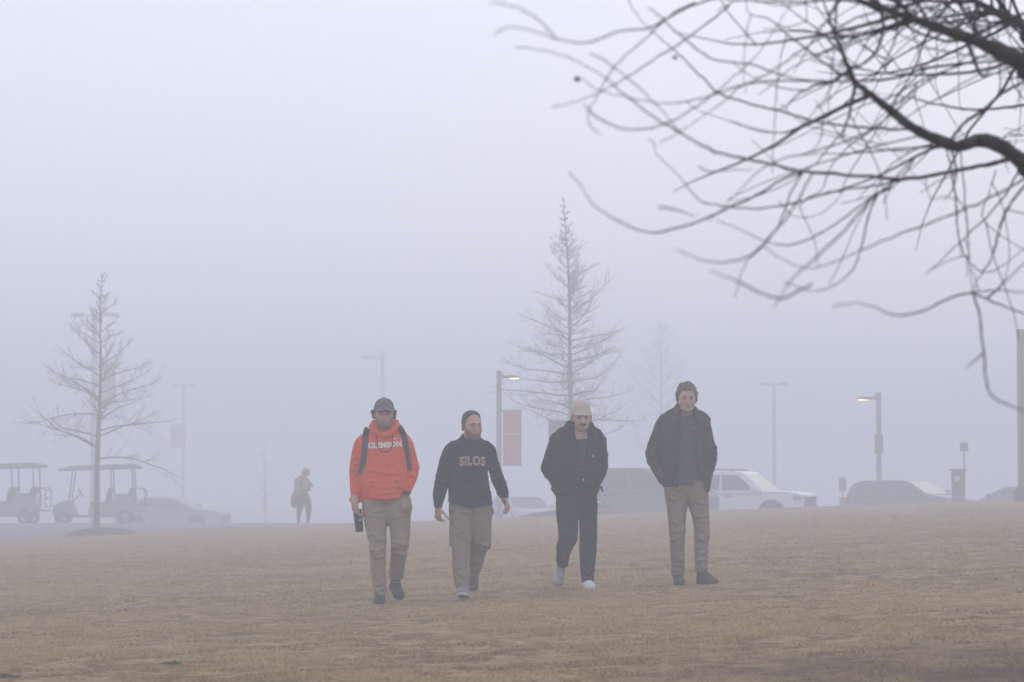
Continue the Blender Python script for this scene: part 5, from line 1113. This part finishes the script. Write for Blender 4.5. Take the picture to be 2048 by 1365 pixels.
h = p.field(1318, 1432, -.3, .3, 950, 1165, .006)
h.stack(p.rows(LL), .02); h.stack(p.rows(RL), .02); h.ell(p.pt(1373, 985, .02), (.19, .12, .11), .03)
h.creases(p.rows(LL), [(.07, .32, 3), (.40, .60, 2), (.76, .9, .7)], 22, 57); h.creases(p.rows(RL), [(.12, .34, 2), (.40, .66, 3), (.72, .85, 1)], 24, 58)
h.folds(.0035, .11, 45, axis=(.3, .2, 1), zr=([p.Zp(1152), p.Zp(1120), p.Zp(1070), p.Zp(1020), p.Zp(970)], [1.4, 1.3, 1.2, .8, .4]))
p.part('trousers', h, khaki3)
p.neck = p.pt(1374, 838, .03); p.set_head(1374.0, 823.5, -.02, 1.09, yaw=3, pitch=3, jaw=1.03)
b = p.field(1280, 1448, -.3, .3, 758, 1165, .0055)
b.stack(p.rows(TOR[3:]), .02, 2.5, .05); b.stack(p.rows(LA[3:]), .02, off=.024); b.stack(p.rows(RA[3:]), .02, off=.024); b.stack(p.rows(LL), .014, off=.014); b.stack(p.rows(RL), .014, off=.014)
for q in (LA, RA):
    r = p.rows(q)[-1]; w0 = np.array((r[1] + (.02 if q is LA else -.02), r[2] + .05, r[0] + .04)); sg = 1 if q is LA else -1; p.hand(b, w0, (sg * .45, .1, -.8), (0, .5, -.3), .85, .3, thumb=sg)
p.add_head(b); p.part('body', b, skin_m)
p.eyes_brows(brn)
curl_m = mat('curly_brown_hair', (.145, .102, .072), .8, .5, 60, .6, 120)
random.seed(9); sp = []
for i in range(130):
    a = random.uniform(0, 6.28); e = random.uniform(.05, 1.5); e2 = random.uniform(.98, 1.12); x, y, z = .082 * e2 * math.cos(a) * math.cos(e), .012 + .100 * e2 * math.sin(a) * math.cos(e), .145 + .096 * e2 * math.sin(e)
    if y < -.03 and z < .192: continue
    sp.append((x, y, z))
p.shell('hair', curl_m, lambda x, y, z: .007 + .007 * np.clip((z - .11) / .08, 0, 1), hairline(.188, .160), .004, noise=lambda x, y, z: .004 * sines(x, y, z, 170), extra=curls(p, sp, .0120))
boot4 = mat('brown_boot', (.085, .065, .055), .8, .2, 30, .3, 120)
p.shoe('shoe', p.pt(1358, 1166, .22), p.pt(1358, 1168, -.06), .098, .1, boot4, ankle=p.pt(1357, 1150, .06), sole=mat('dark_sole', (.05, .04, .035)))
p.shoe('shoe', p.pt(1397, 1167.5, .06), p.pt(1431, 1169.5, -.17), .105, .12, boot4, ankle=p.pt(1402, 1140, -.03), sole=mat('dark_sole', (.05, .04, .035)))
# ------------------------------------------------------------------ distant walker looking at a phone
p = Person(603, 1053, 85, 'distant fair haired person in a pale top and dark leggings walking while reading a phone', group=None, zoff=-.02)
TOR = [(951, 597, 610, .02, .07), (957, 592, 616, .02, .1), (968, 589, 618, .01, .12), (980, 588, 616, 0, .12), (990, 588, 615, 0, .125)]
LEGS = [[(984, 590, 613, 0, .12), (1000, 590, 609, .0, .11), (1015, 593.5, 606, .0, .08), (1030, 593, 601, .05, .06), (1048, 594, 599, .08, .05)], [(984, 600, 616, 0, .12), (1000, 605, 622, -.05, .1), (1015, 611, 624, -.08, .075), (1030, 612, 621, -.02, .06), (1045, 613, 618, .02, .05)]]
h = p.field(575, 635, -.35, .35, 945, 1000, .012); h.stack(p.rows(TOR), .04)
ARM = [p.pt(592, 960, .02), p.pt(594, 978, -.08), p.pt(613, 976, -.24)]; ARM2 = [p.pt(614, 960, .02), p.pt(618, 977, -.10), p.pt(618, 973, -.27)]
h.chain(ARM, [.065, .055, .04], .03); h.chain(ARM2, [.065, .055, .04], .03)
p.part('top', h, mat('pale_top', (.27, .26, .27), .9, .1, 10))
h = p.field(580, 632, -.3, .3, 976, 1055, .012)
for q in LEGS: h.stack(p.rows(q), .03)
p.part('leggings', h, mat('black_leggings', (.12, .115, .12), .8, .1, 10))  # black cloth coloured grey, fog veil painted in
p.neck = p.pt(606, 955, .02); p.set_head(611.5, 951, -.03, .98, yaw=52, pitch=16)
b = p.field(575, 640, -.42, .35, 925, 1056, .009); b.stack(p.rows(TOR), .03, off=.02)
for q in LEGS: b.stack(p.rows(q), .02, off=.015)
b.chain(ARM, [.05, .04, .03], .02); b.chain(ARM2, [.05, .04, .03], .02); p.add_head(b)
p.hand(b, ARM[-1], (.6, -.5, .3), (0, .2, 1), .9, .7, thumb=-1); p.hand(b, ARM2[-1], (.2, -.4, .6), (-.6, .1, .6), .9, .7, thumb=1); p.part('body', b, skin_m)
blond = mat('fair_hair', (.34, .25, .15), .8, .2, 30)
p.shell('hair', blond, .016, hairline(.175, .13), .008, extra=lambda f: f.chain([p.hpt(0, .08, .15), p.hpt(0, .10, .07), p.hpt(0, .085, -.03)], [.075, .06, .04], .04))
for lg, dy in ((LEGS[0], .05), (LEGS[1], .0)):
    r = p.rows(lg)[0]; x = r[1]; z = r[0]; r = [q for q in p.rows(lg)][-1]; p.shoe('shoe', (r[1] - .04, r[2] + .06, .0 if lg is LEGS[0] else .03), (r[1] + .13, r[2] - .16, .0), .09, .08, mat('pale_sneaker', (.5, .49, .48)), ankle=(r[1], r[2], r[0]), h=.008)
ph = thing('phone', 'dark phone held up by the distant walker', 'phone', tuple(p.root.location)); m_ = MB(); c = p.pt(624, 968, -.36)
m_.box(-.037, .037, -.005, .005, -.075, .075, Matrix.Translation(c) @ Euler((R(-35), 0, R(30))).to_matrix().to_4x4()); m_.build('case', trim_m, ph, bevel=.004)
m_ = MB(); m_.box(-.033, .033, .0052, .0062, -.068, .068, Matrix.Translation(c) @ Euler((R(-35), 0, R(30))).to_matrix().to_4x4()); m_.build('screen', glass_m, ph)
bg_ = thing('shoulder_bag', 'orange bag slung behind the distant walker', 'bag', tuple(p.root.location))
f = p.field(570, 615, -.1, .4, 970, 1025, .012); f.ell(p.pt(588, 1000, .14), (.115, .12, .21), .03); new_obj('bag', f.mesh('bag'), mat('orange_bag', (.40, .15, .10), .8, .15, 10), bg_)
m_ = MB(); m_.tube(crom([p.pt(586, 988, .14), p.pt(590, 970, .15), p.pt(597, 955, .11), p.pt(602, 951, .03), p.pt(604, 956, -.09), p.pt(603, 970, -.14), p.pt(598, 985, -.10)], 4), .014, 6); m_.build('strap', mat('black_nylon', (.04, .04, .043)), bg_, smooth=True)
HAZE_D = .0110; HAZE_COL = (.930, .941, .977); OVERCAST = (10.3, 11.1, 13.5); EXPO = 0.0
# ================================================================== AIR, LIGHT, CAMERA
hm = bpy.data.materials.new('haze'); hm.use_nodes = True; nt = hm.node_tree
for n in list(nt.nodes):
    if n.type != 'OUTPUT_MATERIAL': nt.nodes.remove(n)
pv = nt.nodes.new('ShaderNodeVolumePrincipled'); pv.inputs['Color'].default_value = (*HAZE_COL, 1); pv.inputs['Density'].default_value = HAZE_D
pv.inputs['Anisotropy'].default_value = .0
nt.links.new(pv.outputs[0], [n for n in nt.nodes if n.type == 'OUTPUT_MATERIAL'][0].inputs['Volume'])
m = MB(); m.box(-218, 218, -30, 418, -4.6, 12.2); o = m.build('haze', hm); tag(o, 'pale even morning fog filling the whole place', 'fog', kind='stuff')
w = bpy.data.worlds.new('World'); scene.world = w; w.use_nodes = True; nt = w.node_tree; N = nt.nodes; L = nt.links
bg = N['Background']; sky = N.new('ShaderNodeTexSky'); sky.sky_type = 'NISHITA'; sky.sun_disc = False
SUN_EL, SUN_AZ = R(28), R(20)
sky.sun_elevation = SUN_EL; sky.sun_rotation = SUN_AZ; sky.dust_density = 3; sky.air_density = 1.2
mx = N.new('ShaderNodeMix'); mx.data_type = 'RGBA'; mx.inputs['Factor'].default_value = .85
L.new(sky.outputs[0], mx.inputs['A']); mx.inputs['B'].default_value = (*OVERCAST, 1)
L.new(mx.outputs['Result'], bg.inputs['Color']); bg.inputs['Strength'].default_value = .1
sl = bpy.data.lights.new('sun', 'SUN'); sl.energy = .5; sl.angle = R(30); sl.color = (1, .96, .9)
so = bpy.data.objects.new('sun', sl); COL.objects.link(so)
dirv = Vector((math.sin(SUN_AZ) * math.cos(SUN_EL), math.cos(SUN_AZ) * math.cos(SUN_EL), math.sin(SUN_EL)))
so.rotation_euler = dirv.to_track_quat('Z', 'Y').to_euler(); so.location = (0, 0, 40)
cd = bpy.data.cameras.new('camera'); co = bpy.data.objects.new('camera', cd); COL.objects.link(co)
cd.sensor_width = 36; cd.lens = FPX / 2048 * 36; cd.clip_end = 2000; cd.clip_start = .1
co.location = CAM; co.rotation_euler = (R(90) + PITCH, 0, 0)
cd.dof.use_dof = True; cd.dof.focus_distance = 27; cd.dof.aperture_fstop = 7.0; cd.dof.aperture_blades = 9
scene.camera = co
scene.render.engine = 'CYCLES'
cy = scene.cycles; cy.use_denoising = True
try: cy.denoiser = 'OPENIMAGEDENOISE'; cy.denoising_input_passes = 'RGB_ALBEDO_NORMAL'; cy.denoising_prefilter = 'ACCURATE'
except Exception: pass
cy.max_bounces = 8; cy.volume_bounces = 4; cy.diffuse_bounces = 2; cy.glossy_bounces = 2; cy.transmission_bounces = 4
cy.use_adaptive_sampling = False; cy.sample_clamp_indirect = 4
vs = scene.view_settings; vs.view_transform = 'Standard'; vs.look = 'None'; vs.gamma = 1; vs.use_curve_mapping = False; vs.exposure = EXPO
